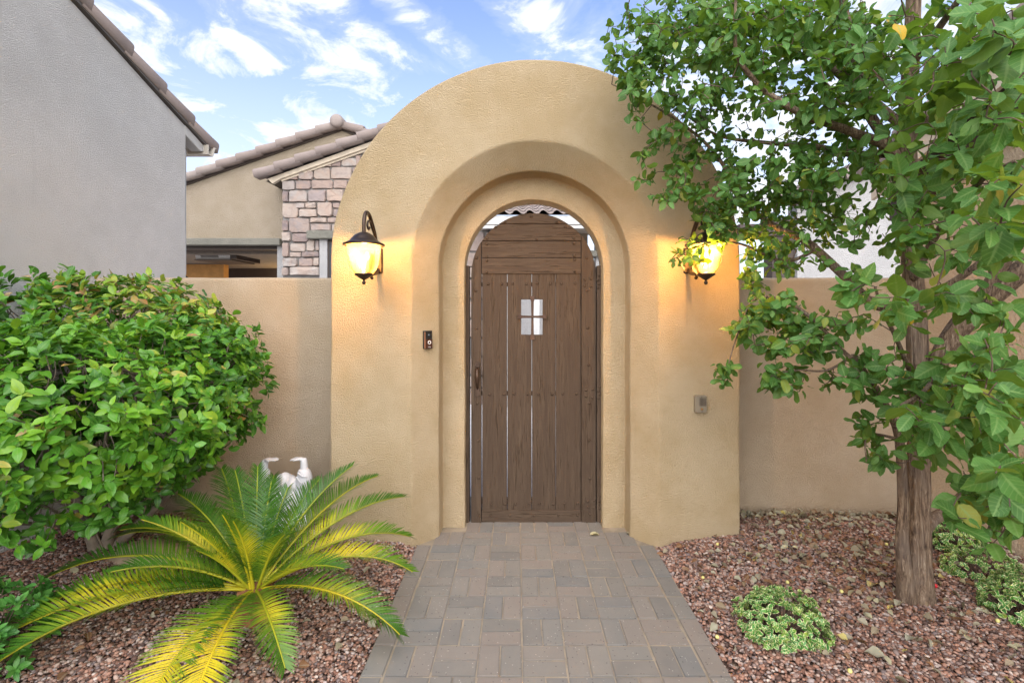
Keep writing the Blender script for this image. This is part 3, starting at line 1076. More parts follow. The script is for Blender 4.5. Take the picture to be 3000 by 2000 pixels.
SL = .364
def zr_left(y): return 3.474 + (4.823 - y) * SL
house_l = thing('grey_stucco_house', 'grey stucco house wall with tiled rake rising at the left edge', 'house', (XL, 4, 0))
poly = [(-1.0, .10), (4.823, .10), (4.823, zr_left(4.823)), (-1.0, zr_left(-1.0))]
def grid_wall(name, xf, thick, y0, y1, zfun, zb0, mat, parent):
    """a wall in a plane of constant x with a gently waved face"""
    ny, nz = 60, 36
    V, F = [], []
    sgn = 1 if thick > 0 else -1
    for i in range(ny + 1):
        y = y0 + (y1 - y0) * i / ny
        for k in range(nz + 1):
            z = zb0 + (zfun(y) - zb0) * k / nz
            V.append((xf + .006 * noise.noise(Vector((y * 1.6, z * 1.6, 5))), y, z))
    n0 = len(V)
    for i in range(ny + 1):
        y = y0 + (y1 - y0) * i / ny
        for k in (0, nz):
            V.append((xf + thick, y, zb0 if k == 0 else zfun(y)))
    for i in range(ny):
        for k in range(nz):
            a = i * (nz + 1) + k
            F.append([a, a + nz + 1, a + nz + 2, a + 1])
        F.append([n0 + 2 * i, n0 + 2 * i + 1, n0 + 2 * i + 3, n0 + 2 * i + 2])
        F.append([i * (nz + 1) + nz, (i + 1) * (nz + 1) + nz, n0 + 2 * (i + 1) + 1, n0 + 2 * i + 1])
    F.append([k for k in range(nz + 1)] + [n0 + 1, n0])
    F.append([ny * (nz + 1) + k for k in range(nz + 1)] + [n0 + 2 * ny + 1, n0 + 2 * ny])
    me = fixn(pymesh(name, V, F))
    return bevel(add(name, me, mat, parent), .02, 3)
grid_wall('wall', XL, -.25, -1.0, 4.823, zr_left, .10, M['house'], house_l)
add('foundation', boxm('foundation', (XL - .25, -1, -.2), (XL + .012, 4.83, .105), .004), M['house'], house_l)
# the far wall turning the corner
add('end_wall', boxm('end_wall', (-9, 4.62, -.2), (XL - .252, 4.82, 3.40)), M['house'], house_l)
# drip edge, rake board and gutter
def zr_t(y): return zr_left(y)
y0, y1 = -1.0, 5.16
for nm, xa, xb, za, zb2, mt in (('drip_edge', XL - .12, XL + .030, -.002, .028, M['metal']),):
    V = [(xa, y0, zr_t(y0) + za), (xb, y0, zr_t(y0) + za), (xb, y0, zr_t(y0) + zb2), (xa, y0, zr_t(y0) + zb2),
         (xa, y1, zr_t(y1) + za), (xb, y1, zr_t(y1) + za), (xb, y1, zr_t(y1) + zb2), (xa, y1, zr_t(y1) + zb2)]
    add(nm, fixn(pymesh(nm, V, [[0, 1, 2, 3], [4, 5, 6, 7], [0, 1, 5, 4], [1, 2, 6, 5], [2, 3, 7, 6], [3, 0, 4, 7]])), mt, house_l)
add('rake_tail', prism('rake_tail', [(4.80, zr_t(4.80) - .006), (4.80, zr_t(4.80) - .10), (5.04, zr_t(5.04) - .10), (5.10, zr_t(5.1) - .055), (5.10, zr_t(5.10) - .006)], XL - .10, XL + .005, 'x', .004), M['house'], house_l)
gz0 = zr_t(5.12) - .075
add('gutter', prism('gutter', [(5.08, gz0 - .01), (5.16, gz0 - .012), (5.20, gz0 + .085), (5.215, gz0 + .088), (5.215, gz0 + .096), (5.19, gz0 + .096), (5.15, gz0), (5.09, gz0), (5.09, gz0 + .09), (5.08, gz0 + .09)], -9, XL + .055, 'x'), M['gutter'], house_l)
add('downspout', boxm('downspout', (XL - .14, 4.84, 2.0), (XL - .06, 4.92, gz0 - .02), .01), plain('grey_downspout', (.30, .31, .30), .5), house_l)
add('soffit', prism('soffit', [(4.825, zr_t(4.825) - .10), (5.09, zr_t(5.09) - .10), (5.09, zr_t(5.09) - .07), (4.825, zr_t(4.825) - .07)], -9, XL - .16, 'x'), M['gutter'], house_l)
# roof plane behind the rake tiles
V = [(XL - .05, y0, zr_t(y0) + .04), (XL - .05, 5.16, zr_t(5.16) + .04), (-9, 5.16, zr_t(5.16) + .04), (-9, y0, zr_t(y0) + .04)]
add('roof_deck', pymesh('roof_deck', V, [[0, 1, 2, 3]]), M['tile'], house_l)
rake_tiles(house_l, (XL - .045, -.66, zr_t(-.66) + .028), (XL - .045, 5.20, zr_t(5.20) + .028), .48, .17, .085, .045, .4025)

house_r = thing('tan_stucco_house', 'shaded tan stucco house with dark eave behind the tree at the right edge', 'house', (XR, 3, 0))
def zr_right(y): return 3.12
grid_wall('wall', XR, .25, -1.0, 4.05, lambda y: 3.55 - .30 * (y - 0) * .62, -.15, M['rhouse'], house_r)
def zrr(y): return 2.995 + (3.345 - y) * .41
for nm, xa, xb, za, zb2, mt in (('fascia', 2.93, 2.96, -.17, .0, M['trim']), ('soffit', 2.962, XR + .02, -.13, -.10, M['dark']), ('roof_edge', 2.88, XR + .3, .004, .05, M['tile']), ('eave_beam', XR - .10, XR - .004, -.34, -.135, M['dark'])):
    ya, yb = -1.0, 4.02
    V = [(xa, ya, zrr(ya) + za), (xb, ya, zrr(ya) + za), (xb, ya, zrr(ya) + zb2), (xa, ya, zrr(ya) + zb2),
         (xa, yb, zrr(yb) + za), (xb, yb, zrr(yb) + za), (xb, yb, zrr(yb) + zb2), (xa, yb, zrr(yb) + zb2)]
    add(nm, fixn(pymesh(nm, V, [[0, 1, 2, 3], [4, 5, 6, 7], [0, 1, 5, 4], [1, 2, 6, 5], [2, 3, 7, 6], [3, 0, 4, 7]])), mt, house_r)
rake_tiles(house_r, (2.97, -.6, zrr(-.6) + .05), (2.97, 4.05, zrr(4.05) + .05), .47, .17, .09, .05, .4025)

# ------------------------------------------------------------------ courtyard house behind
DF, DS = 9.3, 8.8
far = thing('courtyard_house', 'beige gabled house with stone clad bay and tiled roof behind the arch', 'house', (-4, DF, 0))
def F2(px, py, D): 
    p = P(px, py, D)
    return (p.x, p.z)
# facade over and beside the patio opening
def ra(px): return 379 + (1001 - px) * .352      # rake, underside of the tiles, photograph rows at DF
poly = [F2(430, 716, DF), F2(1120, 716, DF), F2(1120, 379 + 119 * .36, DF), F2(1001, 379, DF), F2(430, ra(430), DF)]
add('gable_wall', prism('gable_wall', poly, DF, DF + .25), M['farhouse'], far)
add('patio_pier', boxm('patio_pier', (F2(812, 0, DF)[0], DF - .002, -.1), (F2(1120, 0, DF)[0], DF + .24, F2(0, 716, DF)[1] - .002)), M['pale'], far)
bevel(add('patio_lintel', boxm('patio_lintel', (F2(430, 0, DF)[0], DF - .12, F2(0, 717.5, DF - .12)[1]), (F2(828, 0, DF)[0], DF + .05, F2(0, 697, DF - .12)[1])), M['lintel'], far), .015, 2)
add('patio_header', boxm('patio_header', (F2(430, 0, DF)[0], DF + .03, F2(0, 731, DF)[1]), (F2(811, 0, DF)[0], DF + .3, F2(0, 716, DF)[1] - .004)), M['dark'], far)
zc = F2(0, 738, DF)[1]
add('patio_ceiling', boxm('patio_ceiling', (-9.0, DF + .31, zc), (F2(1120, 0, DF)[0], DF + 4.2, zc + .1)), plain('patio_ceiling_paint', (.20, .165, .13), .8), far)
add('patio_beam', boxm('patio_beam', (-9.0, DF + 3.3, zc - .42), (F2(1120, 0, DF)[0], DF + 3.6, zc - .002)), M['dark'], far)
add('patio_back_wall', boxm('patio_back_wall', (P(612, 0, DF + 3.9).x - .35, DF + 3.9, -.1), (F2(1120, 0, DF)[0], DF + 4.1, zc)), plain('ochre_patio_paint', (.50, .27, .09), .9), far)
add('patio_door', boxm('patio_door', (P(740, 0, DF + 3.88).x, DF + 3.85, 0), (P(812, 0, DF + 3.88).x, DF + 3.898, P(0, 792, DF + 3.88).z)), plain('brown_patio_door', (.20, .10, .045), .6), far)
# ceiling heater, hood, downlight
HD = DF + .45
hx0, hx1 = P(566, 0, HD).x, P(672, 0, HD).x
hz0, hz1 = P(0, 758, HD).z, P(0, 733, HD).z
ho = add('ceiling_heater', prism('ceiling_heater', [(HD, hz1), (HD + .08, hz0), (HD + .9, hz0 + .03), (HD + .9, hz1)], hx0, hx1, 'x', .01), plain('pale_heater_case', (.42, .40, .37), .5), far)
add('heater_lip', boxm('heater_lip', (hx0 - .01, HD + .05, hz0 - .02), (hx1 + .012, HD + .92, hz0 - .002)), M['dark'], ho)
add('heater_end', boxm('heater_end', (hx1 + .002, HD + .02, hz0), (hx1 + .14, HD + .9, hz1 + .01)), M['dark'], ho)
for k in range(5):
    add('vent_slot', boxm('vent_slot', (hx0 + .12, HD + .012 + k * .010 - .004, hz1 - .03 - k * .024 - .010), (hx1 - .25, HD + .04 + k * .010, hz1 - .03 - k * .024)), M['dark'], ho)
add('patio_arch_drop', prism('patio_arch_drop', [(-9, zc - .01), (P(655, 0, DF + 2.2).x, zc - .01), (P(655, 0, DF + 2.2).x, zc - .60), (P(610, 0, DF + 2.2).x, zc - .58), (P(570, 0, DF + 2.2).x, zc - .42), (P(540, 0, DF + 2.2).x, zc - .25), (-9, zc - .2)], DF + 2.2, DF + 2.4), plain('ochre_arch_paint', (.48, .25, .08), .9), far)
dl = P(696, 739, DF + .95)
add('downlight', lathe('downlight', [(0, -.012), (.085, -.012), (.10, .004)], 20, (dl.x, dl.y, zc - .004)), M['downlight'], far)
pl = bpy.data.lights.new('patio_fill_light', 'POINT')  # added lamp without a fixture, away from the downlight, to brighten the back wall
pl.energy = 7
pl.color = (1, .68, .30)
pl.shadow_soft_size = .08
po = bpy.data.objects.new('patio_fill_light', pl)
sc.collection.objects.link(po)
po.parent = far
po.location = Vector((dl.x + .2, DF + 2.9, zc - .75)) - Vector(far.location)
# gable rake tiles (left slope), ridge cap and the start of the right slope
pk = P(1001, 379, DF)
a = Vector((pk.x + .02, DF - .05, pk.z + .035))
b_ = P(430, ra(430), DF)
rake_tiles(far, a, (b_.x, DF - .05, b_.z + .035), .47, .20, .095, .045, .385)
e = P(1150, 379 + 149 * .36, DF)
rake_tiles(far, (pk.x - .02, DF - .05, pk.z + .03), (e.x, DF - .05, e.z + .03), .47, .20, .095, .045, .385)
cap = lathe('ridge_cap', [(0, -.16), (.08, -.155), (.125, -.12), (.13, .3), (.0, .3)], 18, (pk.x - .04, DF - .05, pk.z + .10), 'y')
add('ridge_cap', cap, M['tile'], far)
add('rake_board', prism('rake_board', [F2(430, ra(430) - 1, DF), F2(430, ra(430) + 5, DF), F2(1001, 384, DF), F2(1120, 427, DF), F2(1120, 421, DF), F2(1001, 378, DF)], DF - .03, DF - .003), M['dark'], far)
V = [(pk.x, DF, pk.z + .06), (pk.x, DF + 6, pk.z + .06), (b_.x, DF + 6, b_.z + .06), (b_.x, DF, b_.z + .06), (e.x, DF, e.z + .06), (e.x, DF + 6, e.z + .06)]
add('roof_deck', pymesh('roof_deck', V, [[0, 1, 2, 3], [0, 4, 5, 1]]), M['tile'], far)

# stone bay
def rs(px): return 532 - (px - 776) * .357       # underside of the bay's rake tiles at DS
SPK = 1250
poly = [F2(829, 1200, DS), F2(1450, 1200, DS), F2(1450, 640, DS), F2(1450, rs(SPK) + 200 * .357, DS), F2(SPK, rs(SPK) + 12, DS), F2(829, rs(829) + 12, DS)]
bay = add('stone_bay', prism('stone_bay', poly, DS, DS + .45), M['mortar'], far)
add('bay_rake_board', prism('bay_rake_board', [F2(792, rs(792) + 2, DS), F2(806, rs(792) + 16, DS), F2(829, rs(829) + 15, DS), F2(SPK, rs(SPK) + 15, DS), F2(SPK, rs(SPK) + 1, DS)], DS - .10, DS - .03), M['trim'], far)
add('bay_rake_board', prism('bay_rake_board', [F2(829, rs(829) + 15.2, DS), F2(829, rs(829) + 21, DS), F2(SPK, rs(SPK) + 21, DS), F2(SPK, rs(SPK) + 15.2, DS)], DS - .06, DS - .01), M['trim'], far)
add('bay_soffit', prism('bay_soffit', [F2(780, rs(780) + 1, DS), F2(829, rs(829) + 17, DS), F2(829, rs(829) + 1, DS)], DS - .02, DS + 1.2), M['dark'], far)
pa, pb = P(SPK, rs(SPK), DS), P(776, rs(776), DS)
rake_tiles(far, (pa.x, DS - .14, pa.z + .04), (pb.x, DS - .14, pb.z + .04), .46, .20, .095, .045, .385)
V = [(pa.x, DS - .1, pa.z + .06), (pa.x, DS + 4, pa.z + .06), (pb.x, DS + .5, pb.z + .06), (pb.x, DS - .1, pb.z + .06)]
add('bay_roof_deck', pymesh('bay_roof_deck', V, [[0, 1, 2, 3]]), M['tile'], far)

STN = [  # visible stones, rows of (x0,y0,x1,y1) in a crop 2.8 times the photograph's scale, origin (520,300)
 (1200, 500, 1268, 533), (1271, 482, 1343, 531), (1348, 460, 1478, 528), (1470, 440, 1510, 528), (872, 607, 992, 640), (998, 565, 1118, 638), (1122, 538, 1258, 636), (1264, 536, 1432, 633), (1437, 536, 1560, 633),
 (865, 646, 968, 722), (975, 644, 1098, 716), (1104, 640, 1278, 713), (1284, 640, 1400, 711), (1406, 638, 1500, 711),
 (870, 732, 917, 820), (922, 726, 1070, 822), (1076, 720, 1222, 818), (1230, 717, 1370, 820), (1376, 717, 1460, 820),
 (864, 830, 996, 950), (976, 828, 1052, 872), (1058, 826, 1144, 872), (1004, 878, 1152, 942), (1156, 824, 1276, 942), (1282, 826, 1340, 870), (1282, 876, 1420, 942),
 (864, 966, 912, 1056), (920, 950, 1090, 1074), (1094, 948, 1228, 990), (1236, 948, 1380, 992), (1098, 998, 1264, 1054), (1270, 998, 1380, 1054),
 (864, 1066, 936, 1140), (948, 1078, 1084, 1148), (868, 1154, 918, 1270), (928, 1158, 1054, 1224), (1062, 1124, 1130, 1222), (1138, 1128, 1168, 1218), (926, 1230, 1018, 1270), (1028, 1228, 1168, 1270),
 (870, 1280, 990, 1346), (1000, 1278, 1118, 1344), (1126, 1276, 1168, 1342), (866, 1356, 920, 1420), (928, 1350, 1168, 1420)]
def stone(x0, z0, x1, z1, y, seed):
    r = random.Random(seed)
    w_, h_ = x1 - x0, z1 - z0
    c = min(w_, h_) * .16
    pts = []
    for (cx, cz), (sx, sz) in (((x0, z0), (1, 1)), ((x1, z0), (-1, 1)), ((x1, z1), (-1, -1)), ((x0, z1), (1, -1))):
        k1, k2 = c * r.uniform(.3, 1.5), c * r.uniform(.3, 1.5)
        A, B = (cx + sx * k1, cz + sz * r.uniform(0, .008)), (cx + sx * r.uniform(0, .008), cz + sz * k2)
        pts += [B, A] if (sx * sz > 0) else [A, B]
    ring = []
    n = len(pts)
    for i in range(n):
        a, b = Vector(pts[i]), Vector(pts[(i + 1) % n])
        ring.append(a)
        if (b - a).length > .12:
            mdl = a.lerp(b, r.uniform(.35, .65))
            nn = Vector((-(b - a).y, (b - a).x)).normalized()
            ring.append(mdl + nn * r.uniform(-.006, .010))
    n = len(ring)
    ctr = Vector(((x0 + x1) / 2, (z0 + z1) / 2))
    dep = r.uniform(.035, .07)
    V = [(p.x, y + .02, p.y) for p in ring]
    V += [(p.x, y - dep * .55, p.y) for p in ring]
    V += [(ctr.x + (p.x - ctr.x) * .93, y - dep * r.uniform(.85, 1.1), ctr.y + (p.y - ctr.y) * .93) for p in ring]
    V.append((ctr.x + r.uniform(-.1, .1) * w_, y - dep * r.uniform(.95, 1.2), ctr.y + r.uniform(-.1, .1) * h_))
    F = []
    for q in (0, n):
        for i in range(n):
            j = (i + 1) % n
            F.append([q + i, q + j, q + n + j, q + n + i])
    for i in range(n):
        F.append([2 * n + i, 2 * n + (i + 1) % n, 3 * n])
    add('stone', fixn(pymesh('stone', V, F)), M['stone'], bay)
for i, (a0, b0, a1, b1) in enumerate(STN):
    p0, p1 = P(520 + a0 / 2.8, 300 + b1 / 2.8, DS), P(520 + a1 / 2.8, 300 + b0 / 2.8, DS)
    stone(p0.x - .002, p0.z - .002, p1.x + .002, p1.z + .002, DS, i)
# the stones that show only through the gate opening and from the side
r_ = random.Random(5)
zz = P(0, 1190, DS).z
while zz < P(0, rs(SPK) + 90, DS).z:
    hh = r_.uniform(.20, .42)
    xx = P(1080, 0, DS).x
    while xx < P(1446, 0, DS).x:
        ww = r_.uniform(.28, .62)
        x1_ = min(xx + ww, P(1446, 0, DS).x)
        if x1_ - xx > .1:
            stone(xx + .012, zz + .012, x1_ - .012, zz + hh - .012, DS, r_.random())
        xx += ww
    zz += hh
# window beside the stones
lz = P(0, 700, DS - .1).z
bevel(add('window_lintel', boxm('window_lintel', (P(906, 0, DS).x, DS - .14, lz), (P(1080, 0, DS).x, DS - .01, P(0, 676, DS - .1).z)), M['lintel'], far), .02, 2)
add('window_trim', boxm('window_trim', (P(940, 0, DS).x, DS - .06, 0), (P(962, 0, DS).x, DS - .004, lz - .003)), M['pale'], far)
wf = add('window', boxm('window', (P(963, 0, DS).x, DS - .03, .6), (P(1078, 0, DS).x, DS - .004, lz - .003)), M['dark'], far)
add('pane', boxm('pane', (P(968, 0, DS).x, DS - .036, .66), (P(1074, 0, DS).x, DS - .031, lz - .06)), plain('dim_window_pane', (.05, .06, .07), .08, spec=.8), wf)

# entry front with an S-tile eave, seen over the gate
DE = 8.5
ex0, ex1 = P(1452, 0, DE).x, P(2010, 0, DE).x
ez = P(0, 656, DE).z
add('entry_wall', boxm('entry_wall', (ex0, DE, -.1), (P(1640, 0, DE).x, DE + .2, ez)), M['pale'], far)
add('entry_wall', boxm('entry_wall', (P(1746, 0, DE).x, DE, -.1), (ex1, DE + .2, ez)), M['pale'], far)
add('entry_recess', boxm('entry_recess', (P(1640, 0, DE).x, DE + 1.0, -.1), (P(1746, 0, DE).x, DE + 1.1, ez)), M['rhouse'], far)
bevel(add('entry_lintel', boxm('entry_lintel', (P(1722, 0, DE).x, DE - .10, P(0, 753, DE).z), (P(1800, 0, DE).x, DE + .21, P(0, 735, DE).z)), M['lintel'], far), .015, 2)
add('entry_post', boxm('entry_post', (P(1562, 0, DE - .3).x, DE - .35, -.1), (P(1580, 0, DE - .3).x, DE - .23, ez - .16)), M['white'], far)
fx0 = P(1395, 0, DE - .5).x
bevel(add('entry_fascia', boxm('entry_fascia', (fx0, DE - .5, P(0, 657, DE - .5).z), (ex1, DE - .46, P(0, 632, DE - .5).z)), M['white'], far), .006)
bevel(add('entry_fascia', boxm('entry_fascia', (fx0 + .02, DE - .47, P(0, 668, DE - .5).z), (ex1, DE - .43, P(0, 658, DE - .5).z)), M['white'], far), .006)
add('entry_soffit', boxm('entry_soffit', (fx0, DE - .43, ez), (ex1, DE + 1.2, ez + .03)), M['trim'], far)
def s_tile(L, wd):
    V, F = [], []
    N = 12
    for y in (0, L):
        for lay in (0, -.016):
            for i in range(N + 1):
                u = i / N
                V.append(((u - .5) * wd, y, .032 * math.sin(u * 2 * math.pi) + lay))
    n = N + 1
    for i in range(N):
        F.append([i, i + 1, 2 * n + i + 1, 2 * n + i])
        F.append([n + i, 3 * n + i, 3 * n + i + 1, n + i + 1])
        F.append([i, n + i, n + i + 1, i + 1])
        F.append([2 * n + i, 2 * n + i + 1, 3 * n + i + 1, 3 * n + i])
    me = fixn(pymesh('roof_tile', V, F, True))
    me.materials.append(M['tile'])
    return me
ST = s_tile(.42, .235)
ed = P(0, 630, DE - .55)
for row in range(4):
    for k in range(18):
        o = add('roof_tile', ST, None, far)
        yy = DE - .58 + row * .36
        zt_ = ed.z + .035 + row * .36 * .34 + .02
        mt = Matrix.Rotation(math.atan(.34) - .05, 4, 'X')
        mt.translation = Vector((fx0 + .05 + k * .222, yy, zt_)) - wloc(far)
        o.matrix_basis = mt
V = [(fx0, DE - .5, ed.z + .01), (ex1, DE - .5, ed.z + .01), (ex1, DE + 4, ed.z + .01 + 4.5 * .34), (fx0, DE + 4, ed.z + .01 + 4.5 * .34)]
add('entry_roof_deck', pymesh('entry_roof_deck', V, [[0, 1, 2, 3]]), M['tile'], far)

# pale wing across the courtyard on the right
DW = 7.0
wing = thing('pale_courtyard_wing', 'pale sunlit house wing with dark post seen through the tree above the low wall', 'house', (5, DW, 0))
poly = [F2(2336, 1100, DW), F2(2760, 1100, DW), F2(2760, 480, DW), F2(2620, 470, DW), F2(2336, 585, DW)]
add('wall', prism('wall', poly, DW, DW + .25), M['pale'], wing)
add('corner_post', boxm('corner_post', (P(2268, 0, DW).x, DW + .05, -.1), (P(2332, 0, DW).x, DW + .3, P(0, 640, DW).z)), M['dark'], wing)
add('porch_beam', boxm('porch_beam', (P(2170, 0, DW).x, DW + .02, P(0, 690, DW).z), (P(2335, 0, DW).x, DW + .3, P(0, 655, DW).z)), M['dark'], wing)
pa, pb = P(2640, 462, DW), P(2290, 604, DW)
rake_tiles(wing, (pa.x, DW - .05, pa.z + .02), (pb.x, DW - .05, pb.z + .02), .47, .2, .11, .05, .385)

# ------------------------------------------------------------------ foliage machinery
def leaf_template(wid, fold, bnd, twist, shp):
    e0, m0, e1 = shp
    rows = ((.07, .50 * e0), (.22, .92 * e0), (.43, m0), (.66, .5 * (m0 + e1)), (.86, .66 * e1))
    V = [(0, 0, 0)]
    A = [(0, 0)]
    for y, wv in rows:
        for s in (-1, 0, 1):
            x = s * wv * wid
            z = fold * abs(x) - bnd * y * y + twist * x * y + .16 * abs(s) * wid * math.sin(y * 8.5 + twist * 9 + s)
            V.append((x, y, z))
            A.append((abs(s), y))
    V.append((0, 1, -bnd))
    A.append((0, 1))
    F = [(0, 2, 1), (0, 3, 2)]
    for r in (1, 4, 7, 10):
        F += [(r, r + 1, r + 4), (r, r + 4, r + 3), (r + 1, r + 2, r + 5), (r + 1, r + 5, r + 4)]
    F += [(13, 14, 16), (14, 15, 16)]
    return np.array(V, float), np.array(A, float), np.array(F)
def templates(wid, shp, fold=.35, seed=1):
    r = random.Random(seed)
    return [leaf_template(wid * r.uniform(.88, 1.12), fold * r.uniform(.3, 1.3), r.uniform(-.08, .50), r.uniform(-.8, .8), shp) for _ in range(9)]

def frames(d, n):
    d = d / np.linalg.norm(d, axis=1, keepdims=True)
    s = np.cross(d, n)
    s /= np.linalg.norm(s, axis=1, keepdims=True) + 1e-9
    n = np.cross(s, d)
    return s, d, n

def foliage(name, T, pos, d, n, size, tint, mat, parent, top=0, score=None, leafname='leaf', stuffname='foliage'):
    """lay leaves: the `top` with the best score become leaf objects, the rest one mesh"""
    N = len(pos)
    s, d, n = frames(d, n)
    k = rng.integers(0, len(T), N)
    own = np.zeros(N, bool)
    if top:
        own[np.argsort(-score)[:top]] = True
    Vs, Fs, Cs, off = [], [], [], 0
    for j, (tv, ta, tf) in enumerate(T):
        ix = np.where((k == j) & ~own)[0]
        if not len(ix):
            continue
        V = (pos[ix, None] + size[ix, None, None] * (tv[None, :, 0:1] * s[ix, None] + tv[None, :, 1:2] * d[ix, None] + tv[None, :, 2:3] * n[ix, None]))
        C = np.empty((len(ix), len(tv), 4))
        C[..., 0] = tint[ix, None]
        C[..., 1] = ta[None, :, 0]
        C[..., 2] = ta[None, :, 1]
        C[..., 3] = 1
        Vs.append(V.reshape(-1, 3))
        Cs.append(C.reshape(-1, 4))
        Fs.append((tf[None] + (off + np.arange(len(ix)) * len(tv))[:, None, None]).reshape(-1, 3))
        off += len(ix) * len(tv)
    pw = wloc(parent)
    if Vs:
        V = np.concatenate(Vs) - np.array(pw)[None]
        o = bpy.data.objects.new(stuffname, npmesh(stuffname, V, np.concatenate(Fs), np.concatenate(Cs), True))
        o.data.materials.append(mat)
        sc.collection.objects.link(o)
        o.parent = parent
        o['kind'] = 'stuff'
    cache = {}
    for i in np.where(own)[0]:
        tb = round(float(tint[i]) * 14) / 14
        key = (int(k[i]), tb)
        if key not in cache:
            tv, ta, tf = T[key[0]]
            C = np.stack([np.full(len(tv), tb), ta[:, 0], ta[:, 1], np.ones(len(tv))], 1)
            me = npmesh(leafname, tv, tf, C, True)
            me.materials.append(mat)
            cache[key] = me
        o = bpy.data.objects.new(leafname, cache[key])
        sc.collection.objects.link(o)
        o.parent = parent
        z = size[i]
        mt = Matrix((Vector(s[i]) * z, Vector(d[i]) * z, Vector(n[i]) * z)).transposed().to_4x4()
        mt.translation = Vector(pos[i]) - pw
        o.matrix_basis = mt

def inframe(pos):
    px = VX + pos[:, 0] / np.maximum(pos[:, 1], .1) * FPX
    py = VY - (pos[:, 2] - CH) / np.maximum(pos[:, 1], .1) * FPX
    return (px > -20) & (px < 3020) & (py > -20) & (py < 2020)

def unit(v):
    return v / (np.linalg.norm(v, axis=1, keepdims=True) + 1e-9)

# ------------------------------------------------------------------ clipped bush, left
def build_bush():
    B = thing('clipped_bush', 'large rounded green bush with yellowing top against the grey house wall', 'bush', (-2.72, 3.17, .05))
    lobes = [((-2.58, 3.17, 1.30), (.78, .50, .555), 1.0), ((-2.38, 2.60, 1.06), (.76, .66, .49), 1.25), ((-2.55, 2.75, .68), (.66, .56, .36), .55), ((-2.04, 3.0, 1.12), (.40, .42, .44), .5), ((-2.95, 3.05, 1.32), (.36, .5, .55), .4)]
    tot = 2600
    P0, OUT, LZ = [], [], []
    ws = sum(l[2] for l in lobes)
    for li, (c, a, wgt) in enumerate(lobes):
        n = int(tot * wgt / ws)
        dv = unit(rng.normal(size=(n * 2, 3)))
        rad = .70 + .32 * rng.random(len(dv)) ** .6
        lump = np.array([noise.noise(Vector(v) * 2.6 + Vector((li * 7, 0, 0))) for v in dv])
        rad = rad * (1 + .22 * lump) * np.where(rng.random(len(dv)) < .10, 1.10, 1)
        p = np.array(c) + dv * np.array(a) * rad[:, None]
        ok = (p[:, 0] > XL + .06) & (p[:, 1] < LW - .06) & (p[:, 2] > np.interp(p[:, 0], [-3, -2.4, -2.0, -1.7], [.50, .40, .58, .82]))
        ok &= (p[:, 2] > .70) | (rng.random(len(p)) < .55)
        for lj, (c2, a2, _) in enumerate(lobes):
            if lj != li:
                ok &= (((p - np.array(c2)) / np.array(a2)) ** 2).sum(1) > .5
        # flat sheared top of the back mass
        p[:, 2] = np.where((li == 0) & (p[:, 2] > 1.80), 1.80 + (p[:, 2] - 1.80) * .35, p[:, 2])
        P0.append(p[ok][:n])
        OUT.append(unit(dv / np.array(a))[ok][:n])
        LZ.append(np.full(len(p[ok][:n]), li))
    c = np.concatenate(P0)
    o = np.concatenate(OUT)
    lz = np.concatenate(LZ)
    per = 6
    n = len(c) * per
    ci = np.repeat(np.arange(len(c)), per)
    out = o[ci]
    axis = unit(out * .7 + np.array([0, 0, .45]) + .35 * rng.normal(size=(len(c), 3))[ci])
    spread = unit(np.cross(axis, rng.normal(size=(n, 3))))
    lead = rng.random(n)
    d = unit(axis * (.25 + .5 * lead[:, None]) + spread * .85)
    pos = c[ci] + axis * (lead[:, None] - .5) * .055 + spread * .004
    nrm = unit(axis * .9 + out * .4 + np.array([0, -.15, .35]) + .3 * rng.normal(size=(n, 3)) - spread * .15)
    size = .048 + .030 * rng.random(n)
    size *= np.where(rng.random(n) < .12, .65, 1)
    up = (pos[:, 2] - 1.0) / .8
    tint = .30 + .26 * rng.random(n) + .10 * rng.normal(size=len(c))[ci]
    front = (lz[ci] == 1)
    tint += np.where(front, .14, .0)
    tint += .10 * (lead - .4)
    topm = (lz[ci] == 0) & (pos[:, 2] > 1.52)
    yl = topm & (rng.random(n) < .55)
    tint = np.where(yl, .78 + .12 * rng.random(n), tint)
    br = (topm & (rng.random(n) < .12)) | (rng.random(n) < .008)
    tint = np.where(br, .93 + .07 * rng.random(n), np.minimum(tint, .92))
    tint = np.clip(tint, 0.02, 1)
    T = templates(.27, (.78, 1.0, .66), .35, 3)
    vis = inframe(pos) * (np.einsum('ij,ij->i', out, unit(np.array([0, 0, CH]) - pos)) > .25)
    rr = np.linalg.norm((pos - np.array([-2.3, 2.75, 1.05])) / np.array([1.05, .95, .9]), axis=1)
    score = vis * size / pos[:, 1] * (rr + .3)
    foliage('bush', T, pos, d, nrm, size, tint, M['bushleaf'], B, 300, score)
    # stems
    base = Vector((-2.72, 3.17, gh(-2.72, 3.17) - .02))
    J = Join()
    for k in range(26):
        c_ = c[rng.integers(len(c))]
        mid = base.lerp(Vector(c_), .45) + Vector((random.uniform(-.12, .12), random.uniform(-.12, .12), .05))
        p, r = crom([mid, mid.lerp(Vector(c_), .5) + Vector((random.uniform(-.06, .06), 0, .04)), Vector(c_)], [.009, .006, .003], 4)
        J.add(tube_arrays(p, r, 5))
        p, r = crom([base + Vector((random.uniform(-.05, .05), random.uniform(-.05, .05), .18)), mid], [.016, .009], 4)
        J.add(tube_arrays(p, r, 5))
    for k in range(500):
        i = rng.integers(len(c))
        q = Vector(c[i]) - Vector(o[i]) * .22 + Vector(rng.normal(size=3) * .03)
        p, r = crom([q, q.lerp(Vector(c[i]), .5) + Vector(rng.normal(size=3) * .015), Vector(c[i])], [.0035, .0028, .002], 2)
        J.add(tube_arrays(p, r, 4))
    s_ = add('twigs', J.mesh('twigs'), M['greytwig'], B)
    s_['kind'] = 'stuff'
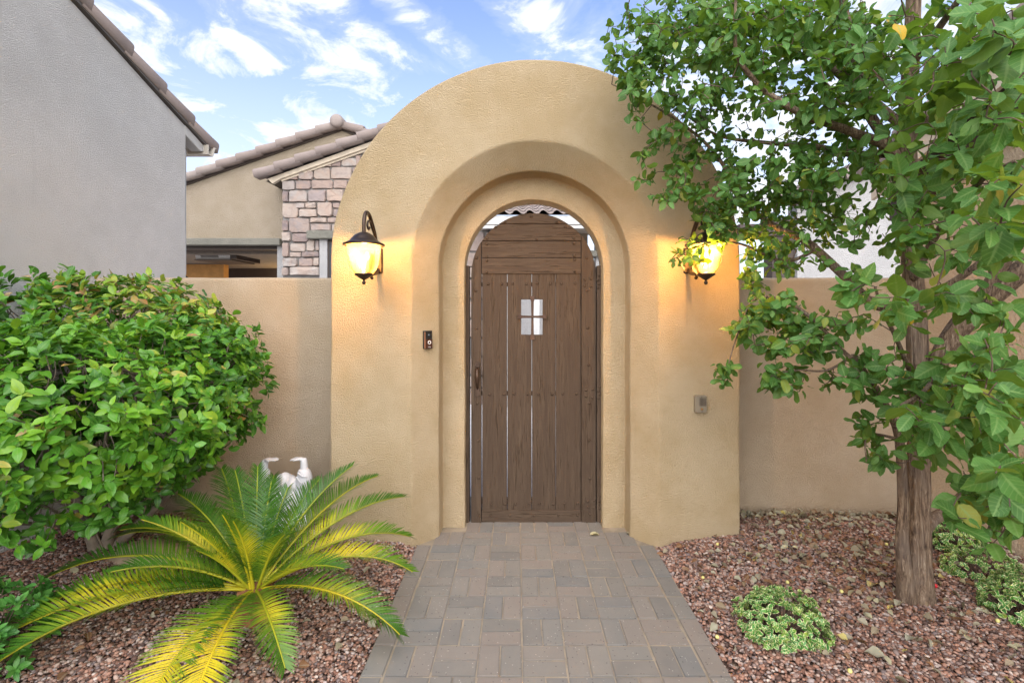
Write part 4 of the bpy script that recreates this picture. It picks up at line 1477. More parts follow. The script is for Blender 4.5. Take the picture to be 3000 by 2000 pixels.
    for k, (ax, ay, hh) in enumerate(((-.10, .03, .55), (.10, -.03, .5), (.02, .08, .6), (-.02, -.06, .45), (.19, .02, .38))):
        b0 = base + Vector((ax * .35, ay * .35, -.04))
        tube('stem', [b0, b0 + Vector((ax * .4, ay * .5, hh * .3)), b0 + Vector((ax * 1.2, ay * 1.5, hh * .7)), b0 + Vector((ax * 2.2, ay * 2, hh * 1.2))], [.044, .034, .026, .016], 10, 5, M['greytwig'], B)
    # bare sprigs poking from the underside
    J = Join()
    for px_, py_, qx, qy, D in ((300, 1600, 210, 1500, 2.7), (330, 1560, 400, 1450, 2.85), (250, 1545, 110, 1450, 2.5), (360, 1520, 470, 1430, 2.9), (200, 1560, 350, 1500, 2.9)):
        a_, b2 = P(px_, py_, D + .2), P(qx, qy, D)
        p, r = crom([a_, a_.lerp(b2, .5) + Vector((.02, 0, .03)), b2], [.006, .004, .002], 4)
        J.add(tube_arrays(p, r, 5))
    s_ = add('bare_twigs', J.mesh('bare_twigs'), M['greytwig'], B)
    s_['kind'] = 'stuff'
build_bush()

# ------------------------------------------------------------------ tree, right
def build_tree():
    tb = P(2682, 1790, 2.66)
    TR = thing('bark_trunk_tree', 'multi stemmed tree with shaggy brown trunk and broad grey green leaves', 'tree', (tb.x, 2.66, gh(tb.x, 2.66)))
    def wob(u, a, p):
        ca, sa = math.cos(a), math.sin(a)
        return (.96 + .12 * noise.noise(Vector((ca * 1.6, sa * 1.6, p.z * 1.6))) + .16 * abs(noise.noise(Vector((ca * 4, sa * 4, p.z * .9 + 4)))) + .10 * abs(noise.noise(Vector((ca * 9, sa * 9, p.z * 2.2 + 9))))
                + .05 * noise.noise(Vector((ca * 20, sa * 20, p.z * 5))))
    limbs = []
    def limb(name, pl, rad, sides=10, w_=None, step=6):
        pts = [Q(*q) for q in pl]
        tube(name, pts, rad, sides, step, M['bark'], TR, w_)
        pp, rr = crom(pts, rad, 5)
        limbs.extend(zip(pp, rr))
    limb('trunk', [(2100, 1420, 2.66), (2100, 1375, 2.66), (2106, 1290, 2.66), (2110, 1180, 2.66), (2111, 1050, 2.67), (2111, 900, 2.68), (2106, 760, 2.69), (2096, 600, 2.68), (2087, 450, 2.65), (2083, 300, 2.62), (2093, 130, 2.58), (2102, -80, 2.55)],
         [.132, .092, .062, .051, .047, .046, .046, .046, .044, .041, .036, .030], 84, wob, 16)
    limb('side_stem', [(2084, 1390, 2.62), (2077, 1320, 2.60), (2072, 1240, 2.58), (2074, 1150, 2.585), (2066, 1010, 2.57), (2045, 950, 2.55), (2012, 893, 2.52), (1985, 850, 2.48), (1960, 815, 2.45)], [.05, .036, .028, .023, .020, .017, .014, .010, .007], 40, wob, 10)
    limb('leaning_trunk', [(2112, 985, 2.68), (2132, 890, 2.66), (2168, 805, 2.62), (2224, 729, 2.55), (2290, 668, 2.45), (2352, 617, 2.38), (2440, 550, 2.3)], [.035, .042, .046, .047, .046, .043, .040], 36, wob, 9)
    limb('root_limb', [(2112, 1240, 2.70), (2140, 1195, 2.76), (2175, 1172, 2.80), (2225, 1120, 2.76), (2262, 1030, 2.65), (2270, 960, 2.55)], [.030, .030, .028, .025, .02, .016], 18, wob, 7)
    limb('limb', [(2150, 835, 2.63), (2200, 760, 2.58), (2250, 690, 2.5), (2300, 610, 2.4), (2352, 545, 2.3), (2420, 480, 2.2)], [.03, .032, .03, .027, .024, .02], 14, wob)
    limb('limb', [(2115, 690, 2.66), (2170, 660, 2.6), (2230, 620, 2.5), (2290, 570, 2.4), (2360, 510, 2.3)], [.024, .02, .017, .013, .009], 10)
    limb('limb', [(2100, 700, 2.68), (2010, 700, 2.72), (1946, 640, 2.76), (1874, 573, 2.8), (1835, 545, 2.84), (1780, 520, 2.9), (1720, 470, 2.95), (1640, 350, 3.0), (1560, 280, 3.02), (1459, 220, 3.02), (1405, 194, 3.0)], [.03, .028, .026, .024, .021, .017, .014, .011, .008, .005, .003], 10)
    limb('limb', [(2085, 480, 2.64), (2052, 352, 2.62), (1963, 306, 2.58), (1913, 288, 2.55), (1850, 266, 2.5), (1765, 216, 2.45), (1729, 180, 2.42), (1693, 126, 2.4), (1688, 45, 2.38), (1693, -30, 2.36)], [.032, .028, .024, .021, .018, .015, .012, .010, .008, .006], 10)
    limb('limb', [(2086, 440, 2.64), (2062, 360, 2.75), (1963, 355, 2.9), (1873, 337, 3.0), (1760, 328, 3.1), (1646, 310, 3.15), (1560, 250, 3.15)], [.028, .025, .022, .018, .013, .009, .005], 10)
    limb('limb', [(2084, 300, 2.62), (1990, 220, 2.68), (1868, 122, 2.75), (1828, 81, 2.8), (1783, 45, 2.85), (1724, 31, 2.9), (1600, 60, 2.95), (1500, 90, 3.0)], [.026, .023, .02, .017, .014, .011, .008, .004], 10)
    limb('limb', [(2080, 470, 2.64), (2040, 337, 2.7), (1984, 235, 2.74), (1968, 141, 2.76), (1944, 47, 2.76), (1930, -40, 2.75)], [.03, .028, .026, .024, .022, .018], 12, wob)
    limb('limb', [(2092, 150, 2.58), (2160, 60, 2.4), (2230, -40, 2.2)], [.024, .018, .012], 8)
    limb('limb', [(2086, 330, 2.62), (2170, 230, 2.45), (2235, 165, 2.3), (2300, 110, 2.1), (2370, 70, 1.9)], [.022, .018, .014, .010, .007], 8)
    limb('limb', [(2098, 640, 2.66), (2150, 540, 2.45), (2200, 470, 2.2), (2260, 410, 2.0), (2330, 370, 1.85)], [.022, .018, .014, .010, .006], 8)
    limb('limb', [(1985, 850, 2.48), (1930, 800, 2.5), (1870, 735, 2.55), (1800, 690, 2.6), (1730, 690, 2.7), (1690, 780, 2.75), (1670, 850, 2.75)], [.013, .011, .010, .008, .006, .004, .003], 8)
    limb('limb', [(1960, 815, 2.45), (1900, 850, 2.5), (1830, 850, 2.55), (1770, 860, 2.6)], [.008, .006, .005, .003], 6)
    limb('limb', [(1874, 573, 2.8), (1800, 600, 2.85), (1700, 560, 2.9), (1620, 560, 2.9), (1560, 590, 2.9)], [.012, .009, .007, .005, .003], 6)
    limb('limb', [(2150, 850, 2.62), (2150, 860, 2.3), (2120, 900, 2.0), (2070, 930, 1.8)], [.016, .012, .008, .005], 8)
    limb('limb', [(2255, 1050, 2.66), (2270, 1090, 2.3), (2290, 1150, 2.0), (2270, 1220, 1.85)], [.016, .012, .008, .005], 8)
    limb('limb', [(2108, 900, 2.66), (2060, 780, 2.3), (2030, 720, 2.05), (2010, 660, 1.9)], [.014, .010, .007, .005], 8)
    limb('limb', [(2066, 1010, 2.57), (2030, 1000, 2.5), (1990, 1000, 2.45), (1990, 1060, 2.4)], [.010, .008, .005, .003], 6)
    LP = np.array([p for p, r in limbs])
    # leaf sprays: (cx, cy, rx, ry, D0, D1, sprays, leaf length)
    Z = [(1465, 105, 90, 85, 2.75, 3.1, 46, .056), (1560, 60, 130, 75, 2.6, 3.1, 66, .058), (1560, 175, 130, 70, 2.6, 3.15, 60, .058), (1720, 60, 150, 80, 2.3, 3.0, 100, .060), (1740, 190, 150, 70, 2.35, 3.1, 56, .060),
         (1890, 60, 130, 80, 2.3, 3.0, 95, .062), (1930, 180, 110, 90, 2.3, 3.0, 70, .062), (1545, 270, 90, 70, 2.7, 3.15, 26, .058), (1530, 395, 75, 75, 2.65, 3.1, 24, .060), (1640, 300, 90, 60, 2.8, 3.15, 22, .058),
         (1640, 420, 110, 80, 2.7, 3.1, 46, .058), (1780, 400, 130, 90, 2.5, 3.1, 58, .060), (1880, 330, 90, 80, 2.5, 3.0, 28, .062), (1830, 500, 130, 75, 2.6, 3.1, 46, .060), (1700, 500, 90, 60, 2.7, 3.1, 26, .058),
         (1625, 545, 70, 55, 2.75, 3.0, 13, .058), (1960, 430, 110, 100, 2.4, 2.9, 40, .064), (1745, 590, 50, 50, 2.7, 3.0, 12, .058), (1740, 640, 40, 40, 2.7, 3.0, 8, .056), (1850, 590, 80, 50, 2.5, 3.0, 12, .058),
         (1600, 600, 16, 14, 2.8, 2.9, 3, .058), (1552, 595, 22, 14, 2.85, 2.95, 3, .058), (1990, 560, 80, 80, 2.3, 2.8, 10, .064),
         (1770, 700, 60, 30, 2.5, 2.8, 17, .062), (1790, 770, 80, 45, 2.5, 2.8, 28, .062), (1720, 740, 45, 30, 2.55, 2.8, 13, .062), (1880, 770, 80, 50, 2.3, 2.7, 24, .064), (1665, 850, 22, 40, 2.7, 2.8, 6, .062), (1830, 875, 70, 25, 2.45, 2.65, 14, .062), (1760, 862, 22, 12, 2.5, 2.6, 2, .055),
         (1980, 860, 70, 60, 2.25, 2.6, 20, .064), (1960, 740, 60, 40, 2.3, 2.6, 5, .064), (2000, 985, 45, 40, 2.35, 2.55, 7, .062), (2005, 1060, 30, 40, 2.3, 2.5, 5, .062), (2080, 880, 60, 60, 2.2, 2.5, 10, .066),
         (2060, 110, 90, 110, 1.9, 2.6, 26, .068), (2200, 90, 120, 110, 1.5, 2.4, 24, .074), (2310, 80, 90, 100, 1.3, 2.2, 14, .078), (2050, 300, 80, 100, 1.9, 2.6, 16, .066), (2190, 270, 110, 100, 1.6, 2.4, 18, .074), (2300, 270, 80, 110, 1.4, 2.2, 10, .078),
         (2180, 430, 110, 90, 1.6, 2.4, 13, .074), (2290, 450, 80, 100, 1.25, 1.8, 9, .080), (2080, 440, 70, 50, 1.7, 2.1, 5, .078), (2150, 560, 90, 50, 1.8, 2.4, 8, .074), (2300, 590, 70, 60, 1.5, 2.2, 6, .076),
         (2015, 665, 70, 30, 1.55, 1.75, 4, .080), (2090, 700, 40, 40, 1.7, 2.0, 3, .074), (2230, 690, 50, 40, 1.8, 2.2, 4, .074), (2290, 740, 80, 50, 1.5, 2.3, 7, .074), (2200, 830, 80, 60, 1.7, 2.5, 13, .074), (2300, 850, 80, 70, 1.4, 2.3, 12, .076),
         (2110, 950, 60, 30, 1.55, 1.9, 4, .080), (2190, 930, 80, 60, 1.6, 2.4, 11, .074), (2300, 970, 80, 70, 1.4, 2.3, 11, .076), (2240, 1050, 90, 60, 1.5, 2.3, 11, .074), (2320, 1090, 60, 60, 1.3, 2.1, 8, .076), (2230, 1150, 70, 50, 1.6, 2.2, 7, .074), (2310, 1180, 60, 60, 1.4, 2.0, 7, .076), (2270, 1235, 60, 30, 1.6, 2.0, 4, .072),
         (2130, 1010, 40, 30, 1.9, 2.4, 3, .070), (2120, 470, 60, 80, 1.7, 2.2, 8, .074), (2150, 700, 50, 50, 1.7, 2.1, 6, .074), (2300, 920, 60, 90, 1.3, 1.9, 8, .076), (2310, 1130, 50, 60, 1.3, 1.8, 7, .076)]
    # crown carrying on over and behind the camera's edge
    Z += [(1700, -90, 350, 70, 2.6, 3.2, 44, .062), (2150, -90, 250, 70, 2.0, 2.8, 24, .070), (2450, 250, 70, 200, 1.9, 2.6, 10, .074)]
    Z += [(1620, 130, 200, 130, 2.9, 3.2, 50, .046), (1850, 120, 220, 110, 2.8, 3.2, 55, .048), (1850, 330, 170, 110, 2.9, 3.2, 40, .048), (1900, 480, 150, 80, 2.8, 3.1, 30, .048), (1700, 430, 120, 70, 2.95, 3.18, 25, .046)]
    C, S, Pz = [], [], []
    for cx, cy, rx, ry, D0, D1, n, ls in Z:
        for _ in range(int(n * (1.15 if cx < 2050 else 1.2))):
            while True:
                a, b = random.uniform(-1, 1), random.uniform(-1, 1)
                if a * a + b * b < 1: break
            D = random.uniform(D0, D1)
            p = Q(cx + a * rx, cy + b * ry, D)
            if p.y > 3.24 and abs(p.x - XC) < 1.5: p.y = 3.2
            if p.x > XR - .08: continue
            C.append(p[:])
            S.append(ls * (1.06 if cx < 2000 else 1.12))
    C = np.array(C)
    S = np.array(S)
    # twigs to the nearest limb
    J = Join()
    ends = []
    order = np.argsort([np.min(np.linalg.norm(LP - c, axis=1)) for c in C])
    nodes = [LP]
    allp = LP.copy()
    for i in order:
        c = C[i]
        dd = np.linalg.norm(allp - c, axis=1) + .6 * np.maximum(0, allp[:, 2] - c[2] - .15)
        q = allp[int(np.argmin(dd))]
        q, cv = Vector(q), Vector(c)
        L = (cv - q).length
        mid = q.lerp(cv, .5) + Vector((random.gauss(0, 1), random.gauss(0, 1), random.gauss(.35, 1))) * (L * .10)
        r0 = min(.0075, .0022 + .006 * L)
        p, r = crom([q, mid, cv], [r0, r0 * .7, .0016], 4)
        J.add(tube_arrays(p, r, 5))
        ends.append((i, (p[-1] - p[-3]).normalized()))
        allp = np.concatenate([allp, np.array([x[:] for x in p[3:]])])
    tw = add('twigs', J.mesh('twigs'), M['twig'], TR)
    tw['kind'] = 'stuff'
    dirs = np.zeros_like(C)
    for i, e_ in ends:
        dirs[i] = e_[:]
    per = rng.integers(4, 8, len(C))
    ci = np.repeat(np.arange(len(C)), per)
    n = len(ci)
    first = np.concatenate([[0], np.cumsum(per)[:-1]])
    kk = np.arange(n) - first[ci]
    axis = unit(dirs[ci] * .8 + np.array([0, -.1, .12]) + .15 * rng.normal(size=(len(C), 3))[ci])
    ref = unit(np.cross(axis, np.array([.3, .2, 1.0])))
    ref2 = np.cross(axis, ref)
    ph = kk * 2.4 + rng.random(len(C))[ci] * 6.28 + .3 * rng.normal(size=n)
    spread = ref * np.cos(ph)[:, None] + ref2 * np.sin(ph)[:, None]
    d = unit(axis * .35 + spread * .85 + np.array([0, 0, -.38]) * (.3 + 1.2 * rng.random(n))[:, None] + .35 * rng.normal(size=(n, 3)))
    step = .5 * S[ci] * kk / 3.0
    pos = C[ci] - axis * (kk * .26 * S[ci])[:, None] + spread * (.08 * S[ci])[:, None]
    nrm = unit(axis * .4 + np.array([0, -.30, .70]) + .55 * rng.normal(size=(n, 3)))
    size = S[ci] * (.55 + .65 * rng.random(n)) * np.where(kk == 0, .75, 1)
    tint = np.clip(.36 + .14 * rng.normal(size=n) + .10 * rng.normal(size=len(C))[ci] + .10 * (kk < 2), 0, .84)
    ya = rng.random(n)
    tint = np.where(ya < .006, .98, np.where(ya < .035, .9, tint))
    T = templates(.315, (.90, 1.0, .74), .30, 9)
    score = inframe(pos) * size / pos[:, 1]
    foliage('tree', T, pos, d, nrm, size, tint, M['treeleaf'], TR, 300, score)
    return TR
build_tree()

# ------------------------------------------------------------------ cycad
def build_cycad():
    c0 = Vector((-1.345, 2.49, .10))
    CY = thing('cycad', 'spreading cycad with arching fronds banded green and yellow', 'cycad', (c0.x, c0.y, .03))
    prof = []
    V, F = [], []
    sg, rows = 18, 12
    for i in range(rows + 1):
        z = -.06 + .20 * i / rows
        for k in range(sg):
            a = 2 * math.pi * (k + .5 * (i % 2)) / sg
            r = (.115 - .05 * i / rows) * (1 + .16 * ((i + k) % 2)) * (1 if i < rows else .3)
            V.append((c0.x + r * math.cos(a), c0.y + r * math.sin(a), c0.z - .02 + z))
    for i in range(rows):
        for k in range(sg):
            k2 = (k + 1) % sg
            F.append([i * sg + k, i * sg + k2, (i + 1) * sg + k2, (i + 1) * sg + k])
    F.append([rows * sg + k for k in range(sg)])
    add('caudex', fixn(pymesh('caudex', V, F)), plain('shaggy_orange_brown_caudex', (.20, .085, .035), .9, bump=.8, bscale=70, var=.5), CY)
    fr = [  # azimuth, start elevation, length, droop, yellow, centre of the yellow, reach
        (100, 70, .50, .10, .15, .4), (80, 68, .47, .10, .1, .4), (118, 68, .60, .12, .15, .4), (56, 56, .72, .20, .35, .3), (142, 58, .70, .2, .2, .3), (106, 58, .60, .2, .2, .4), (70, 56, .60, .22, .3, .5),
        (48, 46, .82, .3, .55, .4), (160, 50, .70, .25, .35, .3), (33, 40, .85, .33, .75, .4), (168, 40, .80, .35, .55, .4), (150, 38, .85, .4, .4, .4), (178, 27, 1.0, .36, .6, .35),
        (18, 34, .80, .42, .75, .45), (6, 27, .80, .42, .9, .45), 
        (262, 76, .46, .05, .85, .5), (285, 70, .50, .10, .75, .5), (225, 64, .52, .1, .8, .5), (320, 58, .52, .15, .7, .5), (195, 52, .62, .2, .8, .5), (245, 58, .40, .1, .85, .5), (205, 38, .60, .25, .55, .4), (338, 36, .58, .25, .7, .4),
        (341, 17, .84, .40, .9, .5), (306, 16, .62, .36, .6, .5), (284, 15, .92, .38, 1.1, .6), (266, 15, .95, .40, 1.05, .6), (214, 19, .98, .36, .85, .5), (206, 19, 1.08, .36, .85, .45), (197, 20, 1.02, .36, .8, .4), 
        
          (134, 64, .62, .15, .2, .4), (163, 32, .92, .36, .45, .4), 
          ]
    r = random.Random(11)
    for az_, el_, L, dr, yel, yc in fr:
        az_ = R(az_ + r.uniform(-2, 2))
        el_ = R(el_)
        hd = Vector((math.cos(az_), math.sin(az_), 0))
        sd = Vector((-math.sin(az_), math.cos(az_), 0))
        N = 26
        pts = []
        p = c0 + hd * .035 + Vector((0, 0, .10 + .02 * math.sin(el_)))
        e_ = el_
        side_curve = r.uniform(-.18, .18)
        for i in range(N + 1):
            pts.append(p.copy())
            u = i / N
            e_ = el_ - dr * 2.4 * u ** 1.5 - (.1 * u)
            dirv = hd * math.cos(e_) + Vector((0, 0, math.sin(e_))) + sd * side_curve * u
            p = p + dirv.normalized() * (L / N)
            gg = gh(p.x, p.y) + .03
            if p.z < gg: p.z = gg
        rad = [.0075 * (1 - .8 * i / N) + .001 for i in range(N + 1)]
        ra_ = tube_arrays(pts, rad, 6)
        me = npmesh('rachis', np.array([v[:] for v in ra_[0]]), np.array(ra_[1]), np.tile([[.62 + .35 * yel * (.3 + .7 * r.random()), 0.5, .5, 1]], (len(ra_[0]), 1)))
        # leaflets
        V, F, C = [], [], []
        nl = int(L * 100)
        for s in (-1, 1):
            bias = r.uniform(-.18, .18)
            for j in range(nl):
                u = .10 + .90 * (j + .5 * (s > 0)) / nl
                x = u * N
                i0 = min(int(x), N - 1)
                q = pts[i0].lerp(pts[i0 + 1], x - i0)
                tg = (pts[i0 + 1] - pts[i0]).normalized()
                sdv = tg.cross(Vector((0, 0, 1)))
                if sdv.length < .05: sdv = sd.copy()
                sdv = sdv.normalized()
                upv = sdv.cross(tg).normalized()
                ang = R(66 - 34 * u ** 2 + r.uniform(-4, 4))
                vee = R(36 - 8 * u + r.uniform(-5, 5))
                dv = (tg * math.cos(ang) + (sdv * s * math.cos(vee) + upv * math.sin(vee)) * math.sin(ang)).normalized()
                ll = .150 * min(1, .35 + 2.6 * (u - .08)) * min(1, .40 + 2.2 * (1.0 - u)) * (L / .95) ** .5 * r.uniform(.92, 1.05)
                wv = tg.cross(dv).cross(dv).normalized()
                hw = .0034
                nn = dv.cross(wv).normalized()
                if nn.z < 0: nn = -nn
                b0 = len(V)
                cur = r.uniform(.10, .20)
                lt = r.uniform(-.10, .12)
                for f_, ww in ((0, .7), (.35, 1), (.72, .8), (1, .12)):
                    cc = q + dv * (ll * f_) - (nn * cur + Vector((0, 0, .08))) * (ll * f_ * f_)
                    zg = gh(cc.x, cc.y) + .012 if cc.z < .14 else -1
                    if cc.z < zg: cc.z = zg
                    V.append(cc - wv * hw * ww)
                    V.append(cc + wv * hw * ww)
                    yy = yel * math.exp(-((u - yc - .08 * f_) / (.22 + .08 * yel)) ** 2) * (1 - .75 * f_ ** 2) + bias * (yel > .4)
                    yy += lt + .12 * noise.noise(Vector((u * 5, az_ * 3, s * 2.0)))
                    tn = max(.06, min(.97, .20 + .78 * yy))
                    C += [(tn, .5, f_, 1)] * 2
                for m_ in range(3):
                    a = b0 + 2 * m_
                    F.append((a, a + 1, a + 3, a + 2))
        me2 = npmesh('frond', np.array([v[:] for v in V]), np.array(F), np.array(C), True)
        fo = add('frond', me2, M['frond'], CY)
        add('rachis', me, M['frond'], fo)
build_cycad()

# ------------------------------------------------------------------ garden statue behind the cycad
def build_statue():
    D = 3.52
    S_ = lambda px, py, dd=0: P(px, py, D + dd)
    root = S_(832, 1560)
    ST_ = thing('white_garden_statue', 'white plaster robed statue with both arms raised and hands turned in behind the cycad', 'statue', (root.x, D, gh(root.x, D)))
    bm = bmesh.new()
    def blob(c, s, rot=None):
        m4 = Matrix.Translation(c) @ (rot or Matrix.Identity(4)) @ Matrix.Diagonal((*s, 1))
        bmesh.ops.create_uvsphere(bm, u_segments=20, v_segments=12, radius=1, matrix=m4)
    def limb(pts, rad, sides=12):
        p, r = crom([Vector(q) for q in pts], rad, 4)
        V, F = tube_arrays(p, r, sides)
        vs = [bm.verts.new(v) for v in V]
        for f in F: bm.faces.new([vs[i] for i in f])
        bm.faces.new(vs[:sides][::-1])
        bm.faces.new(vs[-sides:])
    cx = root.x
    zg = gh(cx, D) - .02
    # seat, belly, chest, shoulders, bowed head
    blob((cx, D, zg + .09), (.20, .15, .11))
    blob((cx, D - .02, zg + .20), (.145, .12, .13))
    blob((cx, D, zg + .31), (.115, .085, .10))
    hc = S_(836, 1408, -.03)
    blob(hc, (.047, .055, .062), Matrix.Rotation(R(-12), 4, 'Y'))
    blob(hc + Vector((.004, -.046, -.012)), (.012, .016, .018))
    blob(hc + Vector((.0, -.032, -.045)), (.028, .022, .018))
    blob(S_(857, 1416, -.03), (.020, .016, .020))
    blob(hc + Vector((-.048, .0, -.01)), (.010, .012, .022))
    limb([(cx, D, zg + .33), hc - Vector((0, -.01, .05)), hc], [.05, .035, .03])
    for sgn, (sx, sy), (ex, ey), (wx, wy), (hx0_, hy0), (hx1_, hy1) in ((-1, (795, 1455), (768, 1405), (776, 1352), (776, 1345), (816, 1346)), (1, (872, 1450), (893, 1402), (890, 1350), (888, 1342), (850, 1346))):
        limb([S_(cx * 0 + (815 if sgn < 0 else 850), 1462), S_(sx, sy), S_(ex, ey)], [.045, .046, .044])
        limb([S_(ex - 4 * sgn, ey + 22), S_(ex - 1 * sgn, ey - 2), S_((ex + wx) / 2 - sgn, (ey + wy) / 2 + 4), S_((ex + wx) / 2 - sgn, (ey + wy) / 2 - 2)], [.056, .056, .044, .034])           # sleeve, wide and rolled
        limb([S_(ex, ey), S_((ex + wx) / 2, (ey + wy) / 2), S_(wx, wy), S_(hx0_, hy0)], [.032, .029, .024, .019])
        limb([S_(ex - 14 * sgn * -1, ey + 30), S_(ex + 2 * sgn, ey + 55), S_(ex + 4 * sgn, ey + 95)], [.034, .03, .012])      # hanging cloth
        # the hand: palm and five fingers
        a_, b_2 = S_(hx0_, hy0), S_(hx1_, hy1)
        dv = (b_2 - a_)
        blob(a_.lerp(b_2, .28), (dv.length * .34, .026, .012))
        for k in range(4):
            oy = -.024 + .016 * k
            ln = (.88, 1.0, .97, .82)[k]
            st_ = a_.lerp(b_2, .45) + Vector((0, oy, 0))
            limb([st_, a_.lerp(b_2, .45 + .30 * ln) + Vector((0, oy * 1.1, .003)), a_.lerp(b_2, .45 + .55 * ln) + Vector((0, oy * 1.0, -.004))], [.0085, .0075, .0045], 8)
        limb([a_.lerp(b_2, .18) + Vector((0, -.022, .0)), a_.lerp(b_2, .38) + Vector((0, -.042, .004)), a_.lerp(b_2, .58) + Vector((0, -.046, -.002))], [.0095, .008, .0045], 8)
    me = bpy.data.meshes.new('figure')
    bm.to_mesh(me)
    bm.free()
    o = add('figure', me, M['plaster'], ST_)
    md = o.modifiers.new('remesh', 'REMESH')
    md.mode = 'VOXEL'
    md.voxel_size = .0055
    md.use_smooth_shade = True
    md = o.modifiers.new('smooth', 'SMOOTH')
    md.iterations = 3
    md.factor = .5
    # robe folds: shallow ridges round the sleeves and chest
    J = Join()
    for px0, py0, px1, py1 in ((757, 1402, 788, 1385), (758, 1413, 786, 1400), (872, 1384, 901, 1396), (868, 1396, 895, 1420), (860, 1425, 880, 1455), (800, 1450, 828, 1470), (850, 1455, 838, 1490)):
        a_, b2 = S_(px0, py0, -.045), S_(px1, py1, -.045)
        p, r = crom([a_, a_.lerp(b2, .5) + Vector((0, -.008, -.008)), b2], [.004, .006, .004], 4)
        J.add(tube_arrays(p, r, 6))
    f_ = setp(add('robe_folds', J.mesh('robe_folds'), M['plaster'], ST_), kind='stuff')
    J = Join()
    for k in range(8):
        c_ = S_(844 - k * 1.5, 1431 + k * 2.9, -.125)
        s2 = lathe('b', [(0, .0035), (.003, .002), (.0042, 0), (.003, -.002), (0, -.0035)], 6, c_)
        J.V += [tuple(v.co) for v in s2.vertices]
        n0 = len(J.V) - len(s2.vertices)
        for p_ in s2.polygons:
            q_ = [n0 + i for i in p_.vertices]
            J.F.append(tuple(q_ if len(q_) == 4 else q_ + [q_[-1]]))
    V_, F_ = J.V, [list(dict.fromkeys(f)) for f in J.F]
    add('bead_string', pymesh('bead_string', V_, F_, True), plain('dark_beads', (.05, .06, .055), .5), ST_)
build_statue()

# ------------------------------------------------------------------ small shrubs
def rosette_shrub(name, label, cat, cx, cy, rx, ry, rz, n, lsize, T, mat, top, group=None, lift=0.0, tmean=.5, cut=0.0):
    z0 = gh(cx, cy)
    O = thing(name, label, cat, (cx, cy, z0), group)
    dv = unit(rng.normal(size=(n * 3, 3)))
    dv = dv[dv[:, 2] > -.15][:n]
    lump = np.array([noise.noise(Vector(v) * 2.4 + Vector((cx * 3, cy, 0))) for v in dv])
    rad = (.86 + .18 * rng.random(len(dv))) * (1 + .22 * lump)
    c = np.array([cx, cy, z0 + lift]) + dv * np.array([rx, ry, rz]) * rad[:, None]
    keep = c[:, 2] > z0 + .005
    keep &= lump > -.5 + cut
    c, dv = c[keep], dv[keep]
    per = 7
    ci = np.repeat(np.arange(len(c)), per)
    n2 = len(ci)
    axis = unit(dv[ci] * .8 + np.array([0, 0, .6]) + .25 * rng.normal(size=(len(c), 3))[ci])
    ref = unit(np.cross(axis, np.array([.31, .2, .5])))
    ref2 = np.cross(axis, ref)
    kk = np.tile(np.arange(per), len(c))
    ph = kk * 2.4 + rng.random(len(c))[ci] * 6.28
    spr = ref * np.cos(ph)[:, None] + ref2 * np.sin(ph)[:, None]
    d = unit(axis * (.35 + .12 * (per - kk))[:, None] + spr)
    pos = c[ci] + axis * (.05 * lsize * (per - kk))[:, None]
    nrm = unit(axis + .2 * rng.normal(size=(n2, 3)) - spr * .2)
    size = lsize * (.65 + .5 * rng.random(n2)) * (.6 + .07 * kk)
    tint = np.clip(tmean + .18 * rng.normal(size=n2) + .15 * rng.normal(size=len(c))[ci], 0, 1)
    score = inframe(pos) * size / pos[:, 1] * (np.einsum('ij,ij->i', dv[ci], unit(np.array([0, 0, CH]) - pos)) > .1)
    foliage(name, T, pos, d, nrm, size, tint, mat, O, top, score)
    J = Join()
    for i in range(0, len(c), 3):
        b0 = Vector((cx, cy, z0 - .01)).lerp(Vector(c[i]), .25)
        b0.z = z0 - .01
        p, r = crom([b0, b0.lerp(Vector(c[i]), .6), Vector(c[i])], [.004, .003, .002], 2)
        J.add(tube_arrays(p, r, 4))
    s_ = add('twigs', J.mesh('twigs'), M['twig'], O)
    s_['kind'] = 'stuff'
TV = templates(.40, (.85, 1.0, .85), .45, 21)
def at(px, py, D): return (px - VX) * D / FPX
G = 'variegated shrubs in the gravel by the tree'
rosette_shrub('variegated_shrub', 'low variegated shrub with cream edged leaves in open gravel beside the path', 'shrub', at(2290, 0, 2.40), 2.40, .205, .175, .145, 330, .027, TV, M['varleaf'], 240, G, .02)
rosette_shrub('variegated_shrub', 'variegated shrub cut off by the photo edge, right of the tree base', 'shrub', 2.63, 2.50, .19, .17, .17, 300, .027, TV, M['varleaf'], 150, G, .02)
rosette_shrub('variegated_shrub', 'variegated shrub close to the wall, just behind the trunk', 'shrub', at(2785, 0, 3.15), 3.15, .15, .13, .17, 170, .028, TV, M['varleaf'], 80, G, .03)
rosette_shrub('variegated_shrub', 'sprawling variegated shrub between the wall shrub and the photo edge shrub', 'shrub', at(2870, 0, 2.88), 2.88, .20, .12, .11, 170, .026, TV, M['varleaf'], 100, G, .01, cut=.15)
TP = templates(.23, (.62, 1.0, .80), .2, 31)
rosette_shrub('leafy_ground_shrub', 'bright green low shrub with whorled leaves at the lower left corner', 'shrub', -2.33, 2.08, .21, .26, .27, 150, .066, TP, M['lowleaf'], 250, None, .03, .80)

